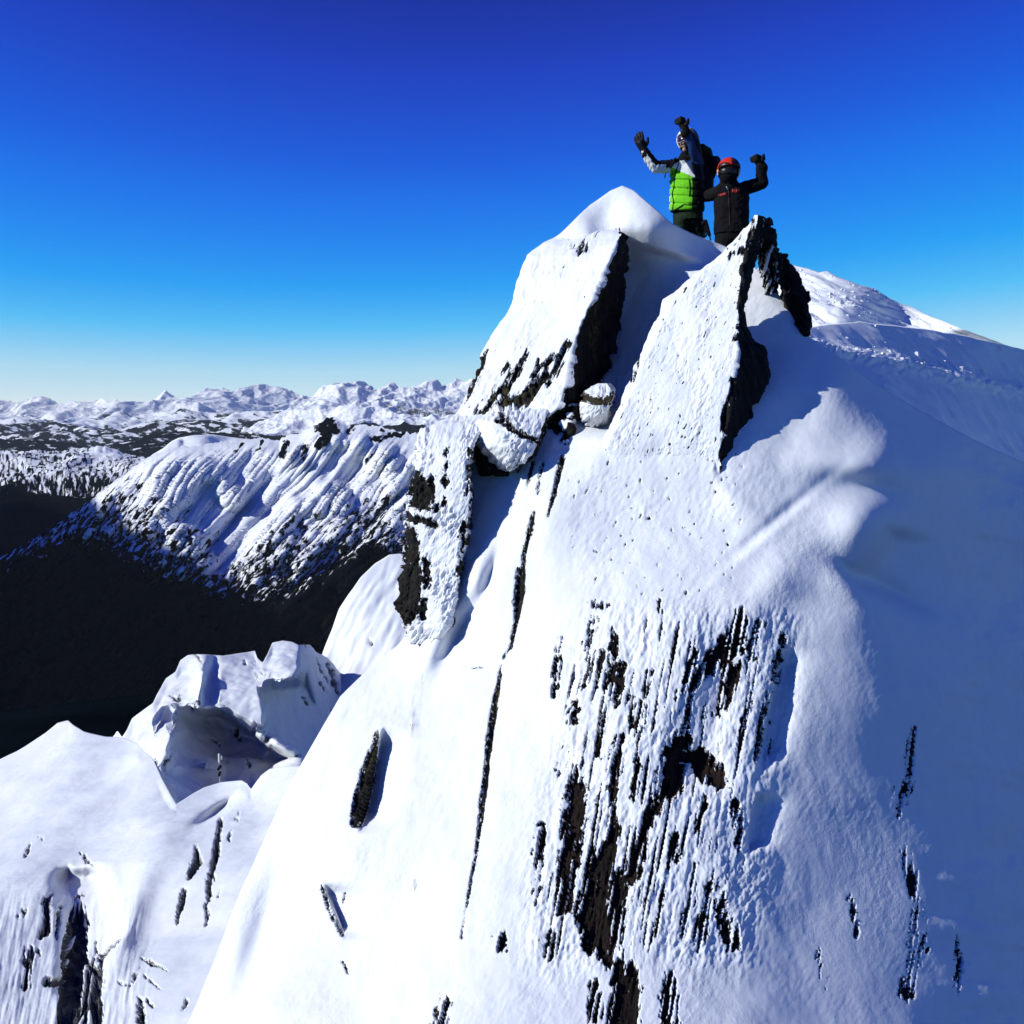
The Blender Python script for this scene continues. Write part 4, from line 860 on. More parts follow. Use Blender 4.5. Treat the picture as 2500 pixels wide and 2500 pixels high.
hills("snow dusted foothills beneath the far range", [(-300, 1014), (30, 1016), (75, 1016), (120, 1030), (170, 1022), (230, 1012), (270, 1008), (330, 1016), (390, 1006), (450, 1002), (540, 1010), (620, 1006), (680, 1002), (760, 1004), (900, 1010)], 13000, 17000, 1120, 0.24, 6.0, 200)
# far range on the horizon
far_sheet("mountain_range", "far range of snowy peaks on the horizon at the left",
          [(-400, 990), (30, 1008), (60, 1006), (90, 1003), (120, 1006), (140, 1004), (170, 998), (195, 996), (215, 990), (231, 978), (240, 982), (262, 993), (275, 998), (290, 994), (310, 1000), (330, 998), (350, 996), (362, 1001), (390, 990), (405, 984), (420, 987), (440, 990), (470, 989), (490, 976), (510, 969), (530, 967), (545, 968), (562, 976), (590, 971), (620, 972), (640, 976), (660, 980), (700, 990), (730, 1000), (745, 998), (770, 1002), (900, 1004)], 1075,
          [(-400, 990, 27000), (30, 1008, 27000), (231, 978, 25000), (530, 967, 23500), (740, 998, 25000), (900, 1004, 25000), (-400, 1070, 20000), (200, 1070, 18500), (500, 1070, 18500), (900, 1070, 19000)],
          520, 90, 'range_cover', lambda X, Y, W: 0.08 + 0.2 * fbm(n2(X / 25, Y / 10), 3) + 0.12 * sstep(1025, 1050, Y), lambda X, Y: np.stack([X / 22.0, Y / 12.0, X * 0 + 8], -1),
          lambda X, Y, W: 400 * ridged(W * np.array([0.00034, 0.00016, 0.00022]), 5, 0.5) - 190, run=6000, drop=0.3, toprough=4)
far_sheet("mountain_range", "bright snowy peaks on the horizon just left of the summit slab",
          [(600, 1066), (660, 1048), (700, 1030), (742, 1004), (770, 992), (790, 972), (806, 957), (815, 962), (836, 952), (850, 960), (868, 956), (880, 952), (905, 954), (918, 966), (935, 958), (960, 957), (985, 962), (1005, 960), (1018, 962), (1040, 966), (1060, 962), (1080, 966), (1096, 960), (1120, 956), (1150, 964), (1200, 960), (1300, 965), (1500, 955)], 1090,
          [(600, 1066, 10500), (700, 1030, 11000), (806, 957, 11500), (900, 954, 11500), (1100, 960, 11500), (1500, 955, 11500), (700, 1085, 8200), (900, 1085, 8200), (1100, 1085, 8200), (1500, 1085, 8200), (900, 1020, 9800), (1100, 1020, 9800)],
          520, 120, 'range_cover', lambda X, Y, W: 0.08 + 0.25 * fbm(n2(X / 25, Y / 12), 3) + (0.42 + 0.5 * fbm(n2(X / 16, Y / 9, 5), 3)) * np.exp(-((Y - 1035 - 6 * np.sin(X / 30)) / 11.0) ** 2) * sstep(900, 950, X), lambda X, Y: np.stack([(X + Y) / 22.0, Y / 14.0, X * 0 + 9], -1),
          lambda X, Y, W: 165 * ridged(W * np.array([0.0009, 0.0004, 0.0005]), 5, 0.5) - 75, run=3000, drop=0.4, toprough=4)
# valley floor and country out to the horizon all round
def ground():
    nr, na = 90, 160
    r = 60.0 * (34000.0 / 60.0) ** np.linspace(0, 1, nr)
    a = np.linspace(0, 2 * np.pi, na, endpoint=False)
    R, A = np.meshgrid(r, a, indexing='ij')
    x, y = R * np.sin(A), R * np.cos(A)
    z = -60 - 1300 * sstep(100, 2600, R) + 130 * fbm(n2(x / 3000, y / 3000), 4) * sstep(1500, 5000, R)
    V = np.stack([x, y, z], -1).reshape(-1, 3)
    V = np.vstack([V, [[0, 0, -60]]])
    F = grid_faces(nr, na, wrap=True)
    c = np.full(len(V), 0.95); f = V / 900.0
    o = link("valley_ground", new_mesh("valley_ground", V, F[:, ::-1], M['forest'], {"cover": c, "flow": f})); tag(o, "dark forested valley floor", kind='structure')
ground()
# unseen mountains added out of frame on the left, to block sun from the valley
def shade_range(x0, pts, label):
    ny_, nz_ = 200, 40
    yy = np.linspace(-9000, 6000, ny_); hh = np.interp(yy, *np.array(pts, float).T) + 160 * fbm(n2(yy / 1500, yy * 0), 4)
    t = np.linspace(-1, 1, nz_)[:, None]
    X = x0 + 1600 * t + 0 * yy[None]; Z = -1500 + (hh[None] + 1500) * (1 - np.abs(t)) ** 1.1
    W = np.stack([X, np.broadcast_to(yy[None], X.shape), Z], -1)
    W[..., 2] += 120 * ridged(W * 0.0009, 4) * (1 - np.abs(t))
    V = W.reshape(-1, 3); c = 0.2 + 0.8 * sstep(-300, -900, V[:, 2])
    o = link("mountain_range", new_mesh("mountain_range", V, grid_faces(nz_, ny_), M['range_cover'], {"cover": c, "flow": V / 500.0})); tag(o, label, kind='structure')
shade_range(-3500, [(-9000, 300), (-4000, 700), (-1500, 1150), (0, 1200), (1500, 1150), (2600, 950), (3600, 300), (4600, -500), (16000, -1200)], "unseen snowy range added left of the frame to shade the valley")
# ------------------------------------------------------------------ the two skiers
from mathutils.bvhtree import BVHTree
def capsule(p0, p1, r0, r1, n=18, flat=1.0):
    p0, p1 = np.array(p0, float), np.array(p1, float); ax = p1 - p0; L = np.linalg.norm(ax) + 1e-9; ax /= L
    a = np.array([0, 0, 1.0]) if abs(ax[2]) < 0.9 else np.array([1.0, 0, 0])
    e1 = np.cross(ax, a); e1 /= np.linalg.norm(e1); e2 = np.cross(ax, e1)
    rings = []
    for t in np.linspace(-np.pi / 2, 0, 6): rings.append((p0 + ax * r0 * math.sin(t), r0 * math.cos(t)))
    for t in np.linspace(0, np.pi / 2, 6): rings.append((p1 + ax * r1 * math.sin(t), r1 * math.cos(t)))
    th = np.linspace(0, 2 * np.pi, n, endpoint=False)
    V = np.array([c + max(r, 1e-4) * (math.cos(q) * e1 + flat * math.sin(q) * e2) for c, r in rings for q in th])
    return V, grid_faces(len(rings), n, wrap=True)
def ellip(c, r, rot=0.0, tilt=0.0, n=24, m=14):
    th = np.linspace(0, 2 * np.pi, n, endpoint=False); ph = np.linspace(-np.pi / 2 + 1e-3, np.pi / 2 - 1e-3, m)
    V = np.array([[math.cos(p) * math.cos(q) * r[0], math.cos(p) * math.sin(q) * r[1], math.sin(p) * r[2]] for p in ph for q in th])
    R = Matrix.Rotation(rot, 3, 'Z') @ Matrix.Rotation(tilt, 3, 'X')
    return V @ np.array(R).T + np.array(c), grid_faces(m, n, wrap=True)
def stack(rings, n=28):
    """torso: stacked ellipses (centre, half width, half depth), yaw in radians"""
    th = np.linspace(0, 2 * np.pi, n, endpoint=False)
    rs = [(rings[0][0], 1e-3, 1e-3, rings[0][3])] + list(rings) + [(rings[-1][0], 1e-3, 1e-3, rings[-1][3])]
    V = []
    for c, a, b, yaw in rs:
        cy, sy = math.cos(yaw), math.sin(yaw)
        for q in th:
            k = 0.85
            x = a * math.copysign(abs(math.cos(q)) ** k, math.cos(q)); y = b * math.copysign(abs(math.sin(q)) ** k, math.sin(q))
            V.append([c[0] + x * cy - y * sy, c[1] + x * sy + y * cy, c[2]])
    return np.array(V), grid_faces(len(rs), n, wrap=True)
def blob(name, parts, voxel, mats, parent, smooth=4, deform=None, paint=None, origin=(0, 0, 0)):
    """union of closed shapes as one continuous skin"""
    V, F, k = [], [], 0
    for v, f in parts: V.append(v); F.append(f + k); k += len(v)
    bm = bmesh.new(); me0 = new_mesh("tmp", np.vstack(V), np.vstack(F), None)
    bm.from_mesh(me0); bmesh.ops.remove_doubles(bm, verts=bm.verts, dist=1e-5); bmesh.ops.holes_fill(bm, edges=bm.edges, sides=40)
    bmesh.ops.recalc_face_normals(bm, faces=bm.faces); bm.to_mesh(me0); bm.free()
    o = bpy.data.objects.new("tmp", me0); COL.objects.link(o)
    m = o.modifiers.new("r", 'REMESH'); m.mode = 'VOXEL'; m.voxel_size = voxel; m.use_smooth_shade = True
    s = o.modifiers.new("s", 'SMOOTH'); s.factor = 0.5; s.iterations = smooth
    dg = bpy.context.evaluated_depsgraph_get(); me = bpy.data.meshes.new_from_object(o.evaluated_get(dg)); me.name = name
    bpy.data.objects.remove(o); bpy.data.meshes.remove(me0)
    v = np.empty(len(me.vertices) * 3, np.float32); me.vertices.foreach_get("co", v); v = v.reshape(-1, 3).astype(float)
    if deform is not None:
        nr = np.empty(len(v) * 3, np.float32); me.vertices.foreach_get("normal", nr); v = deform(v, nr.reshape(-1, 3))
    me.materials.clear()
    for mt in mats: me.materials.append(mt)
    if paint is not None:
        c = np.empty(len(me.polygons) * 3, np.float32); me.polygons.foreach_get("center", c); nn = np.empty(len(me.polygons) * 3, np.float32); me.polygons.foreach_get("normal", nn)
        me.polygons.foreach_set("material_index", paint(c.reshape(-1, 3), nn.reshape(-1, 3)).astype(np.int32))
    bv = BVHTree.FromPolygons([tuple(q) for q in v], [tuple(p.vertices) for p in me.polygons])
    me.vertices.foreach_set("co", (v - np.array(origin)).astype(np.float32).ravel()); me.update()
    ob = link(name, me, parent); ob['_'] = 0; del ob['_']
    return ob, bv
def to_px(v):
    v = np.asarray(v, float); x, y, z = v[..., 0], v[..., 1], v[..., 2]
    f = y * CP - z * SP; u = y * SP + z * CP
    return 1250 + FOC * x / f, 1250 - FOC * u / f
def hit(bv, px, py, lift=0.003):
    d = PV(px, py, 10.0).normalized(); h = bv.ray_cast(Vector((0, 0, 0)), d)
    if h[0] is None: return None, None
    return h[0] + h[1] * lift, h[1]
def ribbon(name, pts, r, mat, parent, origin, flat=1.0):
    parts = [capsule(a, b, r, r, 8) for a, b in zip(pts[:-1], pts[1:])]
    V, F, k = [], [], 0
    for v, f in parts: V.append(v); F.append(f + k); k += len(v)
    return link(name, new_mesh(name, np.vstack(V) - np.array(origin), np.vstack(F), mat), parent)
def trace(bv, pts, lift=0.003, n=10):
    a = np.array(pts, float); out = []
    for p, q in zip(a[:-1], a[1:]):
        for t in np.linspace(0, 1, n, endpoint=False):
            h, _ = hit(bv, *(p + (q - p) * t), lift)
            if h is not None: out.append(h[:])
    return out
def cloth(name, col, rough=0.75, bump=0.15): return simple_mat(name, col, rough, 0, 0.12, 60.0, bump, 0.2)
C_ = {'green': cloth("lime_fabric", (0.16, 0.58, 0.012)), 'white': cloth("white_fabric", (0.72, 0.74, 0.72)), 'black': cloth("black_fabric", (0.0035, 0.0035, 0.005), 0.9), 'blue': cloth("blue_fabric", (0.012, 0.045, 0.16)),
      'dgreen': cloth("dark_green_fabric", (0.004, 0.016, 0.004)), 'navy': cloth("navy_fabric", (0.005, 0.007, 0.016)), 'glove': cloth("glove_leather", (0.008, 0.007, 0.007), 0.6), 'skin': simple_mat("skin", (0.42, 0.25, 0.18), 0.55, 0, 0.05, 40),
      'hat_white': simple_mat("white_shell", (0.72, 0.72, 0.72), 0.35), 'hat_grey': simple_mat("patterned_grey_shell", (0.10, 0.10, 0.115), 0.45, 0, 0.9, 28.0), 'red': simple_mat("red_shell", (0.62, 0.035, 0.012), 0.3, spec=0.5), 'red_shade': simple_mat("red_shell_shade", (0.045, 0.008, 0.008), 0.35),
      'shell_black': simple_mat("black_shell", (0.008, 0.008, 0.009), 0.35), 'lens': simple_mat("goggle_lens", (0.035, 0.010, 0.030), 0.12, spec=0.8), 'frame': simple_mat("goggle_frame", (0.55, 0.42, 0.48), 0.45), 'strap': simple_mat("pale_strap", (0.55, 0.62, 0.50), 0.6), 'redprint': simple_mat("red_print", (0.60, 0.05, 0.03), 0.6), 'metal': simple_mat("steel", (0.45, 0.45, 0.47), 0.35, 0.9)}
def glove(name, wrist, knuck, tip_dir, thumb_dir, side, mats, parent, origin, open_hand=True, k=1.0):
    """palm, four fingers of different lengths and a thumb that leaves the side of the palm"""
    w, kn = np.array(wrist, float), np.array(knuck, float); ax = kn - w; L = np.linalg.norm(ax); ax /= L
    sd = np.array(side, float); sd -= ax * (sd @ ax); sd /= np.linalg.norm(sd); nr = np.cross(ax, sd)
    parts = [capsule(w - ax * 0.05 * k, w + ax * 0.01 * k, 0.044 * k, 0.040 * k), capsule(w, w + ax * L * 0.8, 0.036 * k, 0.040 * k)]
    for off in (-0.028, 0.0, 0.028): parts.append(capsule(w + ax * L * 0.35 + sd * off * 0.7 * k, kn + sd * off * k, 0.027 * k, 0.024 * k))
    td = np.array(tip_dir, float); td /= np.linalg.norm(td)
    for i, (off, ln) in enumerate(((-0.036, 0.060), (-0.012, 0.078), (0.012, 0.084), (0.036, 0.072))):
        b = kn + sd * off * k
        if open_hand:
            m_ = b + td * ln * 0.55 * k + sd * off * 0.15 * k; e = m_ + (td * 0.8 + nr * 0.25) * ln * 0.55 * k
            parts += [capsule(b, m_, 0.0165 * k, 0.015 * k, 12), capsule(m_, e, 0.015 * k, 0.0125 * k, 12)]
        else:
            m_ = b + (td * 0.75 + ax * 0.35) * 0.040 * k; e = m_ + (-ax * 0.95 + td * 0.25) * ln * 0.55 * k; f = e - (td * 0.9) * 0.025 * k
            parts += [capsule(b, m_, 0.0175 * k, 0.0165 * k, 12), capsule(m_, e, 0.0165 * k, 0.015 * k, 12), capsule(e, f, 0.015 * k, 0.013 * k, 12)]
    th = np.array(thumb_dir, float); th /= np.linalg.norm(th)
    tb = w + ax * L * 0.35 + sd * 0.034 * k * math.copysign(1, sd @ th); tm = tb + th * 0.040 * k; te = tm + (th * 0.55 + ax * 0.7) * 0.036 * k
    parts += [capsule(tb, tm, 0.020 * k, 0.017 * k, 12), capsule(tm, te, 0.017 * k, 0.014 * k, 12)]
    o, bv = blob(name, parts, 0.0055, mats, parent, 2, origin=origin)
    cuff, _ = blob("cuff", [capsule(w - ax * 0.038 * k, w - ax * 0.005 * k, 0.052 * k, 0.047 * k)], 0.007, [C_['black']], o, 3, origin=origin)
    return o
def helmet(name, c, r, yaw, pitch, mats, paint, parent, origin, cut=0.35):
    """hard shell with a face opening, a rolled rim and ear pads"""
    th = np.linspace(0, 2 * np.pi, 72, endpoint=False); ph = np.linspace(-0.95, np.pi / 2 - 1e-3, 44)
    T, Pp = np.meshgrid(th, ph); 
    d = np.stack([np.cos(Pp) * np.sin(T), -np.cos(Pp) * np.cos(T), np.sin(Pp)], -1)       # theta 0 looks along -Y
    keep = ~((np.abs((T + np.pi) % (2 * np.pi) - np.pi) < 1.05 - 0.10 * np.clip(-Pp, 0, 1)) & (Pp < cut - 0.16 * np.abs((T + np.pi) % (2 * np.pi) - np.pi) ** 2))
    F = grid_faces(len(ph), len(th), wrap=True); k = keep.ravel()
    F = F[k[F].all(1)][:, ::-1]
    V = d.reshape(-1, 3) * np.array(r)
    R = np.array(Matrix.Rotation(yaw, 3, 'Z') @ Matrix.Rotation(pitch, 3, 'X')); V = V @ R.T + np.array(c)
    me = new_mesh(name, V, F, None); bm = bmesh.new(); bm.from_mesh(me)
    bmesh.ops.delete(bm, geom=[v for v in bm.verts if not v.link_faces], context='VERTS'); bmesh.ops.recalc_face_normals(bm, faces=bm.faces)
    geo = bmesh.ops.solidify(bm, geom=bm.faces[:], thickness=0.016); bmesh.ops.smooth_vert(bm, verts=bm.verts, factor=0.3, use_axis_x=True, use_axis_y=True, use_axis_z=True)
    for f in bm.faces: f.smooth = True
    bm.to_mesh(me); bm.free()
    for m in mats: me.materials.append(m)
    cc = np.empty(len(me.polygons) * 3, np.float32); me.polygons.foreach_get("center", cc); me.polygons.foreach_set("material_index", paint(cc.reshape(-1, 3)).astype(np.int32))
    v = np.array([q.co[:] for q in me.vertices]); bv = BVHTree.FromPolygons([tuple(q) for q in v], [tuple(p.vertices) for p in me.polygons])
    me.vertices.foreach_set("co", (v - np.array(origin)).astype(np.float32).ravel()); me.update()
    return link(name, me, parent), bv, R
def shell_patch(name, c, r, R, az, el, thick, mat, parent, origin, n=26, m=14, shape=None):
    """curved piece of goggles: part of an ellipsoid between azimuths az and elevations el, with thickness"""
    T, E = np.meshgrid(np.linspace(*az, n), np.linspace(*el, m)); k = np.ones(T.shape) if shape is None else shape(T, E)
    E = E * k + np.mean(el) * (1 - k)
    d = np.stack([np.cos(E) * np.sin(T), -np.cos(E) * np.cos(T), np.sin(E)], -1).reshape(-1, 3)
    V = np.vstack([d * np.array(r), d * (np.array(r) - thick)]) @ R.T + np.array(c)
    f0 = grid_faces(m, n); f1 = f0[:, ::-1] + n * m
    b = [i for i in range(n)] + [i * n + n - 1 for i in range(1, m)] + [(m - 1) * n + i for i in range(n - 2, -1, -1)] + [i * n for i in range(m - 2, 0, -1)]
    rim = [[b[i], b[(i + 1) % len(b)], b[(i + 1) % len(b)] + n * m, b[i] + n * m] for i in range(len(b))]
    F = np.vstack([f0, f1, np.array(rim)])
    return link(name, new_mesh(name, V - np.array(origin), F, mat), parent)
def wrinkle(amp, sc):
    def f(v, n):
        return v + n * (amp * fbm(v * sc, 3, 0.55))[:, None]
    return f

# ---- taller skier: green and white puffer jacket
d1 = 11.85
def A(px, py, dd=0.0): return P(px, py, d1 + dd)
o1 = A(1682, 690)
sk1 = empty("person", o1.tolist())
tag(sk1, "person in lime green and white ski jacket and white helmet, both arms raised", "person", "skiers cheering on the summit")
yaw1 = -0.45
rad = lambda px: px * d1 / FOC
hip, kneeL, kneeR, footL, footR = A(1680, 528), A(1664, 606, -0.06), A(1704, 608, 0.02), A(1660, 686, 0.02), A(1708, 690, 0.10)
hc = A(1677, 348, -0.02)
fd = np.array([-math.sin(0.55), -math.cos(0.55), 0.0])          # where the face looks: camera and to its left
fs = np.array([math.cos(0.55), -math.sin(0.55), 0.0])
def head(c, s=1.0):
    p = [ellip(c + [0, 0, 0.012], (0.078 * s, 0.095 * s, 0.105 * s), math.atan2(fd[0], -fd[1]) * -1), capsule(c + fd * 0.045 - [0, 0, 0.075], c + fd * 0.070 - [0, 0, 0.098], 0.042 * s, 0.026 * s)]
    p += [capsule(c + fd * 0.085 + [0, 0, 0.005], c + fd * 0.108 - [0, 0, 0.035], 0.010, 0.015)]                       # nose
    p += [capsule(c + fd * 0.088 - fs * 0.018 - [0, 0, 0.062], c + fd * 0.088 + fs * 0.018 - [0, 0, 0.062], 0.009, 0.009)]  # lips
    p += [ellip(c + fs * 0.08 * q - fd * 0.005, (0.012, 0.020, 0.032)) for q in (-1, 1)]                               # ears
    return p
body1 = head(hc) + [capsule(A(1679, 375), A(1678, 402, 0.03), 0.055, 0.065), stack([(A(1678, 400, 0.03), 0.13, 0.09, yaw1), (A(1678, 430, 0.03), 0.155, 0.105, yaw1), (A(1679, 480, 0.02), 0.14, 0.10, yaw1), (A(1680, 525), 0.15, 0.11, yaw1)]),
    capsule(A(1650, 405), A(1600, 409, -0.05), 0.05, 0.042), capsule(A(1600, 409, -0.05), A(1574, 370, -0.08), 0.042, 0.032), capsule(A(1704, 398, 0), A(1694, 352, -0.22), 0.05, 0.042), capsule(A(1694, 352, -0.22), A(1670, 314, -0.30), 0.042, 0.032),
    capsule(A(1574, 370, -0.08), A(1567, 354, -0.085), 0.024, 0.022), capsule(A(1670, 314, -0.30), A(1666, 305, -0.305), 0.024, 0.022),
    capsule(A(1664, 530), kneeL, 0.085, 0.062), capsule(kneeL, footL, 0.06, 0.045), capsule(A(1697, 530), kneeR, 0.085, 0.062), capsule(kneeR, footR, 0.06, 0.045)]
blob("body", body1, 0.010, [C_['skin']], sk1, 3, origin=o1)
tr = [stack([(A(1680, 505), 0.168, 0.125, yaw1), (A(1680, 540), 0.178, 0.135, yaw1)]), capsule(A(1663, 545, -0.02), kneeL, 0.098, 0.088), capsule(kneeL, footL, 0.088, 0.085), capsule(A(1699, 545, 0.02), kneeR, 0.100, 0.090), capsule(kneeR, footR, 0.090, 0.085)]
blob("trousers", tr, 0.010, [C_['dgreen']], sk1, 4, wrinkle(0.012, 9.0), origin=o1)
for f, s in ((footL, -1), (footR, 1)):
    blob("boot", [capsule(f + [0, 0, -0.02], f + [0, 0, 0.12], 0.075, 0.07), capsule(f + [0, 0.02, -0.05], f + [-0.05, -0.15, -0.06], 0.06, 0.048)], 0.012, [C_['shell_black']], sk1, 2, origin=o1)
seams = [440, 461, 479, 498]
def puff(v, n):
    px, py = to_px(v); tors = (np.abs(px - 1678) < 48) & (py > 425) & (py < 518)
    s = np.zeros(len(v))
    for q in seams: s = np.maximum(s, np.exp(-((py - q - 0.06 * (px - 1680)) / 2.0) ** 2))
    slv = (px < 1640)
    w = fbm(np.stack([px / 5.0, py / 16.0, v[:, 1] * 8], -1), 3, 0.6)
    return v + n * (np.where(tors, 0.010 - 0.022 * s, 0) + np.where(slv, 0.016 * w, 0.008 * fbm(v * 14, 3)))[:, None]
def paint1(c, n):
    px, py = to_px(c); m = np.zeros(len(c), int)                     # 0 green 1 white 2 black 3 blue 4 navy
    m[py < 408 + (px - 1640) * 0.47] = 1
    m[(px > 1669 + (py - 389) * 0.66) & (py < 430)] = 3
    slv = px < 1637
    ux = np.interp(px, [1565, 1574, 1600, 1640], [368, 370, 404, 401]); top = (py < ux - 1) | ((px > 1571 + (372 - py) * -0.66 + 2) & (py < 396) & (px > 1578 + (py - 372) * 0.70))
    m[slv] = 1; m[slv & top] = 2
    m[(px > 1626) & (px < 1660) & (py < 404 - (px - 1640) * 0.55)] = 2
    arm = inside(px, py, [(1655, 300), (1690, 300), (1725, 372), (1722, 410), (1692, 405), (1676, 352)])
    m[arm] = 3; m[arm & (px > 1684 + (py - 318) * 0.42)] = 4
    m[(px > 1695) & (py >= 400)] = 4; m[(px > 1700) & (py > 440)] = 2  # right side of the green body: shade painted in as navy and black
    m[(px > 1690) & (px <= 1700) & (py > 434)] = 5  # start of that painted shade, in dark green
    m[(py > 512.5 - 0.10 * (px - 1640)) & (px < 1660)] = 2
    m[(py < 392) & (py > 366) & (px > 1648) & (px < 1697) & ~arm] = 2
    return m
jk = [stack([(A(1678, 386, 0.03), 0.085, 0.08, yaw1), (A(1678, 394, 0.03), 0.16, 0.11, yaw1), (A(1678, 408, 0.03), 0.185, 0.13, yaw1), (A(1677, 440, 0.02), 0.190, 0.15, yaw1), (A(1677, 480, 0.01), 0.192, 0.155, yaw1), (A(1677, 508), 0.195, 0.155, yaw1), (A(1677, 516), 0.192, 0.15, yaw1)]),
      capsule(A(1652, 405), A(1600, 408, -0.05), 0.078, 0.070), capsule(A(1600, 408, -0.05), A(1574, 371, -0.08), 0.070, 0.052), capsule(A(1702, 400, 0), A(1694, 352, -0.22), 0.082, 0.068), capsule(A(1694, 352, -0.22), A(1671, 317, -0.30), 0.068, 0.052),
      capsule(A(1676, 384, 0.02), A(1674, 392, 0.0), 0.085, 0.10)]
jo1, jb1 = blob("jacket", jk, 0.009, [C_['green'], C_['white'], C_['black'], C_['blue'], C_['navy'], C_['dgreen']], sk1, 3, puff, paint1, origin=o1)
ribbon("zip", trace(jb1, [(1658, 398), (1652, 412), (1647, 435), (1646, 452), (1641, 475), (1645, 490), (1642, 513)]), 0.0055, C_['black'], jo1, o1)
ribbon("pocket_flap", trace(jb1, [(1683, 440), (1685, 460), (1683, 482)]), 0.007, C_['dgreen'], jo1, o1)
ribbon("hem", trace(jb1, [(1640, 515), (1652, 510), (1668, 500), (1692, 501)], 0.002), 0.007, C_['dgreen'], jo1, o1)
ribbon("drawcord", [A(1626, 423, -0.08), A(1623, 430, -0.09), A(1624, 434, -0.09)], 0.006, C_['black'], jo1, o1)
for q in ([(1650, 386), (1644, 398), (1637, 408)], [(1690, 398), (1693, 412), (1695, 424)]):
    ribbon("shoulder_strap", trace(jb1, q, 0.004), 0.016, C_['black'], jo1, o1)
glove("glove", A(1573, 368, -0.08), A(1562, 345, -0.09), A(1558, 328, -0.09) - A(1562, 345, -0.09), A(1580, 336, -0.1) - A(1568, 356, -0.09), (1, -0.2, 0.25), [C_['glove']], sk1, o1, True, 1.12)
glove("glove", A(1671, 315, -0.30), A(1664, 295, -0.31), (-1, -0.25, 0.05), (0.4, -0.9, 0.2), (0.5, -0.9, 0.1), [C_['glove']], sk1, o1, False, 1.15)
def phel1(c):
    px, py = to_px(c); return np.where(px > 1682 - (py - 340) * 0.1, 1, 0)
hyaw = -0.55
h1, hb1, HR1 = helmet("helmet", hc + [0.01, 0.01, 0.035], (0.128, 0.142, 0.132), hyaw, -0.05, [C_['hat_white'], C_['hat_grey']], phel1, sk1, o1, 0.30)
gg = empty("goggles", (0, 0, 0)); gg.parent = sk1
shell_patch("lens", hc + [0, 0, 0.005], (0.115, 0.128, 0.11), HR1, (-0.80, 0.80), (-0.20, 0.34), 0.01, C_['lens'], gg, o1, shape=lambda T, E: 1 - 0.35 * np.exp(-(T / 0.16) ** 2) * (E < 0.07) - 0.25 * (np.abs(T) / 0.8) ** 4)
shell_patch("goggle_frame", hc + [0, 0, 0.005], (0.111, 0.124, 0.106), HR1, (-0.88, 0.88), (-0.30, 0.42), 0.02, C_['frame'], gg, o1, shape=lambda T, E: 1 - 0.30 * np.exp(-(T / 0.16) ** 2) * (E < 0.07) - 0.25 * (np.abs(T) / 0.88) ** 4)
shell_patch("strap", hc + [0.01, 0.01, 0.03], (0.133, 0.147, 0.137), HR1, (0.9, 2.9), (-0.12, 0.16), 0.006, C_['shell_black'], gg, o1)
shell_patch("face_mask", hc, (0.098, 0.116, 0.120), HR1, (-1.1, 1.1), (-1.3, -0.62), 0.012, C_['black'], sk1, o1)
# backpack on the taller skier
o1b = A(1728, 440, 0.25)
bp1 = empty("backpack", o1b.tolist()); tag(bp1, "black and dark green backpack on the back of the person in the green jacket", "backpack")
blob("pack_body", [stack([(A(1722, 362, 0.22), 0.07, 0.08, yaw1 + 0.2), (A(1720, 372, 0.24), 0.10, 0.11, yaw1 + 0.2), (A(1719, 410, 0.24), 0.115, 0.125, yaw1 + 0.2), (A(1718, 460, 0.22), 0.12, 0.12, yaw1 + 0.2), (A(1714, 480, 0.2), 0.09, 0.09, yaw1 + 0.2)])], 0.010, [C_['navy']], bp1, 3, wrinkle(0.014, 8.0), origin=o1b)
blob("pack_lid", [capsule(A(1714, 364, 0.10), A(1726, 374, 0.14), 0.062, 0.058)], 0.009, [C_['dgreen']], bp1, 3, wrinkle(0.01, 11.0), origin=o1b)
blob("rolled_gear", [capsule(A(1738, 393, 0.10), A(1750, 391, 0.22), 0.058, 0.05), capsule(A(1743, 408, 0.14), A(1738, 428, 0.18), 0.062, 0.042)], 0.009, [C_['black']], bp1, 3, wrinkle(0.012, 10.0), origin=o1b)
ribbon("hip_belt", trace(jb1, [(1705, 495), (1712, 500), (1716, 500)], 0.01), 0.016, C_['black'], bp1, o1b)

# ---- second skier: black jacket, red helmet
d1 = 11.6
o2 = A(1788, 705)
sk2 = empty("person", o2.tolist())
tag(sk2, "person in black ski jacket and red helmet, one fist raised behind the rock spike", "person", "skiers cheering on the summit")
yaw2 = -0.12
hc2 = A(1778, 423, -0.03)
fd = np.array([-math.sin(0.2), -math.cos(0.2), -0.1]); fs = np.array([math.cos(0.2), -math.sin(0.2), 0.0])
kneeL, kneeR, footL, footR = A(1766, 632, -0.08), A(1808, 634, -0.04), A(1764, 705, 0.0), A(1812, 708, 0.06)
body2 = head(hc2) + [capsule(A(1781, 448), A(1784, 466, 0.02), 0.055, 0.065), stack([(A(1785, 462, 0.02), 0.14, 0.09, yaw2), (A(1786, 495, 0.02), 0.16, 0.105, yaw2), (A(1786, 540, 0.02), 0.145, 0.10, yaw2), (A(1786, 580), 0.15, 0.11, yaw2)]),
    capsule(A(1822, 458), A(1862, 448, -0.03), 0.05, 0.042), capsule(A(1862, 448, -0.03), A(1857, 402, -0.05), 0.042, 0.032), capsule(A(1857, 402, -0.05), A(1852, 395, -0.055), 0.024, 0.022), capsule(A(1756, 468), A(1722, 478, 0.18), 0.05, 0.042), capsule(A(1722, 478, 0.18), A(1692, 474, 0.42), 0.042, 0.032),
    capsule(A(1768, 585), kneeL, 0.085, 0.062), capsule(kneeL, footL, 0.06, 0.045), capsule(A(1804, 585), kneeR, 0.085, 0.062), capsule(kneeR, footR, 0.06, 0.045)]
blob("body", body2, 0.010, [C_['skin']], sk2, 3, origin=o2)
